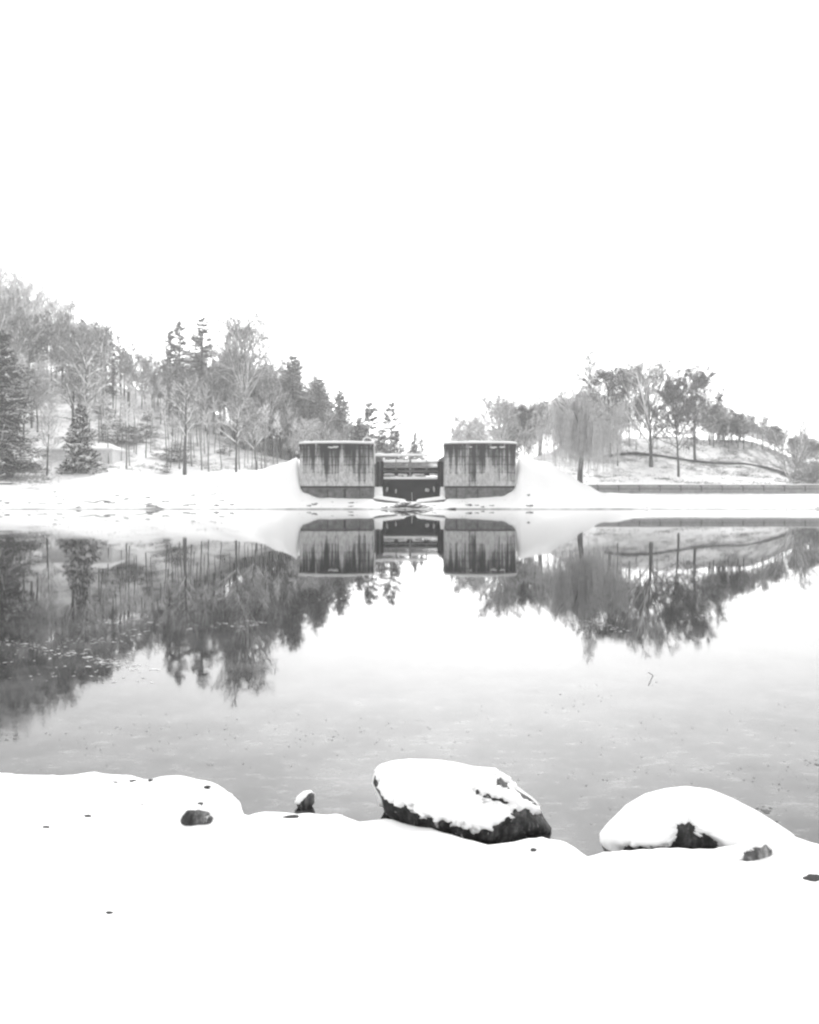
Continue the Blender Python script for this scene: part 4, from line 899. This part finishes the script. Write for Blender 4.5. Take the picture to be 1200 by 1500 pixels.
boulder('large rounded snow covered boulder at the water edge on the right',
    [(878,1235),(884,1220),(900,1204),(925,1184),(955,1170),(985,1164),(1012,1162),(1045,1166),(1075,1176),(1105,1190),(1130,1205),(1160,1225),(1165,1255),(1120,1275),(1050,1264),(980,1262),(900,1256),(880,1246)],
    3.62, .36, bare_polys=([(908,1239),(925,1236),(950,1238),(978,1238),(988,1226),(995,1212),(1009,1206),(1014,1219),(1034,1222),(1054,1238),(1046,1256),(990,1256),(950,1252),(915,1248)],), thick=.02, rough=.03)
boulder('mottled pale rock poking out of the snow beside the right rounded boulder',
    [(1070,1270),(1080,1256),(1093,1244),(1108,1234),(1124,1234),(1135,1246),(1131,1260),(1122,1272),(1100,1284),(1080,1282)], 3.05, .07, mat=ROCKL, rough=.02, res=(80, 50), snow_poly=[(1060,1200),(1150,1200),(1140,1246),(1128,1240),(1110,1240),(1096,1248),(1078,1262),(1060,1262)], thick=.010)
boulder('small dark rock poking out of the snow bank on the left',
    [(262,1210),(266,1196),(272,1188),(290,1187),(305,1190),(313,1199),(308,1208),(300,1220),(275,1222)], 3.22, .06, mat=ROCK, rough=.012, res=(80, 50), snow_poly=[(250,1170),(330,1170),(318,1190),(300,1189),(270,1187)], bare_polys=(), thick=.008)
boulder('tiny stone with snow cap standing in the water left of the large boulder',
    [(433,1177),(437,1168),(445,1162),(454,1160),(460,1164),(461,1176),(452,1190),(442,1190)], 3.86, .045, mat=ROCK, rough=.008, res=(60, 40), snow_poly=[(428,1180),(428,1150),(466,1150),(462,1164),(452,1167),(445,1173),(439,1180)], thick=.006, rag=1.0)
nst = [stone_mesh(20 + i, .2, ROCK, 4) for i in range(3)]
for i, (u, v, sx, lab) in enumerate([(210, 1178, 13, 'dark stone tip in the snow between left edge and small dark rock'), (195, 1145, 11, 'thin dark stone sliver near the top edge of the left bank'), (167, 1147, 9, 'faint dark stone sliver left of the other slivers on the left bank'), (222, 1144, 9, 'tiny dark sliver at the left bank edge above the stone tip'), (301, 1154, 13, 'dark stone tip at the bank edge above the small dark rock'), (297, 1180, 20, 'flat dark sliver just above the small dark rock'), (424, 1199, 22, 'long thin dark sliver in the snow below the tiny capped stone'), (128, 1196, 9, 'faint stone mark in the snow left of the stone tip'), (65, 1213, 12, 'leftmost small dark mark in the snow bank'), (160, 1338, 9, 'single dark speck of stone low in the left foreground snow'), (1194, 1288, 26, 'dark stone sliver in the snow at the right edge'), (786, 1247, 16, 'dark sliver under the snow lump below the large boulder'), (352, 1172, 14, 'dark stone under the snow lip beside the bank notch'), (244, 1253, 7, 'faint speck in the snow below the small dark rock')]):
    p = at_bank(u, v); s = sx * p[1] / F
    o = link('stone_tip', nst[i % 3], None, (p[0], p[1] + s * .1, p[2] + s * .03 * min(1, 8 / sx)), label=lab, category='stone'); o.scale = (s * .58, s * .4, s * .17 * min(1, 10 / sx)); o.rotation_euler = (0, .15 if i % 2 else -.1, 0)

# ------------------------------------------------------------------ floating bits and thin ice
def flakes(name, label, spec, mat, rng):
    mb = MB()
    for (u0, u1, v0, v1, n, s0, s1, asp) in spec:
        for _ in range(n):
            u, v = rng.uniform(u0, u1), rng.uniform(v0, v1); Y = F * CAM_Z / (v - HOR); x = (u - 600) / F * Y
            s = rng.uniform(s0, s1) * rng.uniform(.4, 1); K = 6; a = np.sort(rng.uniform(0, 2 * np.pi, K)); r = rng.uniform(.35, 1, K) * s
            rot = rng.normal(0, .35); X, W = np.cos(a) * r * asp, np.sin(a) * r; X, W = X * math.cos(rot) - W * math.sin(rot), X * math.sin(rot) + W * math.cos(rot)
            V = [(x + X[k], Y + W[k], .0015) for k in range(K)] + [(x + X[k] * .9, Y + W[k] * .9, .003) for k in range(K)] + [(x, Y, .0035)]
            mb.add(V, [(k, (k + 1) % K, K + (k + 1) % K, K + k) for k in range(K)], [(K + k, K + (k + 1) % K, 2 * K) for k in range(K)])
    return link(name, mb.mesh(name, mat), kind='stuff', label=label)
rg = np.random.default_rng(5)
flakes('floating_leaf_bits', 'dark leaf bits and weed floating on the near water',
    [(0, 1200, 1030, 1130, 190, .002, .0075, 1.6), (60, 640, 1050, 1100, 90, .002, .006, 2.2), (560, 1200, 1120, 1200, 60, .0015, .005, 2.0), (830, 1200, 1120, 1210, 50, .003, .010, 1.5), (1105, 1130, 1180, 1192, 14, .006, .016, 1.6), (1175, 1200, 1112, 1122, 10, .006, .014, 1.5), (432, 440, 1080, 1090, 4, .006, .012, 1), (780, 900, 1000, 1045, 22, .004, .009, 1.6), (945, 990, 982, 1004, 12, .004, .008, 1.5), (0, 25, 1073, 1085, 10, .008, .02, 1.5)], DEBRIS, rg)
streaks = []
for (ua, va, ub, vb, n) in ((0, 893, 40, 890, 6), (110, 915, 220, 905, 18), (180, 938, 230, 910, 14), (90, 940, 170, 938, 10), (300, 878, 390, 870, 10), (340, 922, 400, 908, 12), (270, 920, 380, 912, 14), (460, 876, 480, 877, 4), (410, 848, 440, 847, 4), (820, 908, 870, 914, 12), (850, 912, 915, 925, 12), (715, 852, 770, 857, 8), (0, 940, 200, 975, 46), (130, 965, 185, 980, 16), (230, 885, 260, 884, 4), (1015, 903, 1040, 905, 3)):
    for i in range(n):
        f = (i + .5) / n; u, v = ua + (ub - ua) * f, va + (vb - va) * f; streaks.append((u - 14, u + 14, v - 4, v + 4, 3, .004, .022, 2.6))
streaks += [(0, 240, 940, 1000, 90, .008, .026, 2.0)]
flakes('floating_ice', 'thin broken ice flakes drifting on the dark reflections', streaks, ICE, rg)
limb('floating_twig', 'thin curled twig floating on the water right of centre', [[(950, 985), (958, 990), (966, 988), (974, 982), (984, 986), (983, 996), (972, 1003), (962, 999)]], 6.55, .0035, 'twig')

# ------------------------------------------------------------------ winter haze
mb = MB(); mb.box(-420, 420, -60, 420, -2.6, 75.0); hz = link('haze', mb.mesh('haze', SNOW), kind='stuff')
hm = bpy.data.materials.new('haze'); hm.use_nodes = True; ht = hm.node_tree; ht.nodes.clear(); ho = ht.nodes.new('ShaderNodeOutputMaterial'); pv = ht.nodes.new('ShaderNodeVolumePrincipled')
pv.inputs['Color'].default_value = (1, 1, 1, 1); pv.inputs['Density'].default_value = .0010; pv.inputs['Anisotropy'].default_value = .2
ht.links.new(pv.outputs[0], ho.inputs['Volume']); hz.data.materials.clear(); hz.data.materials.append(hm)
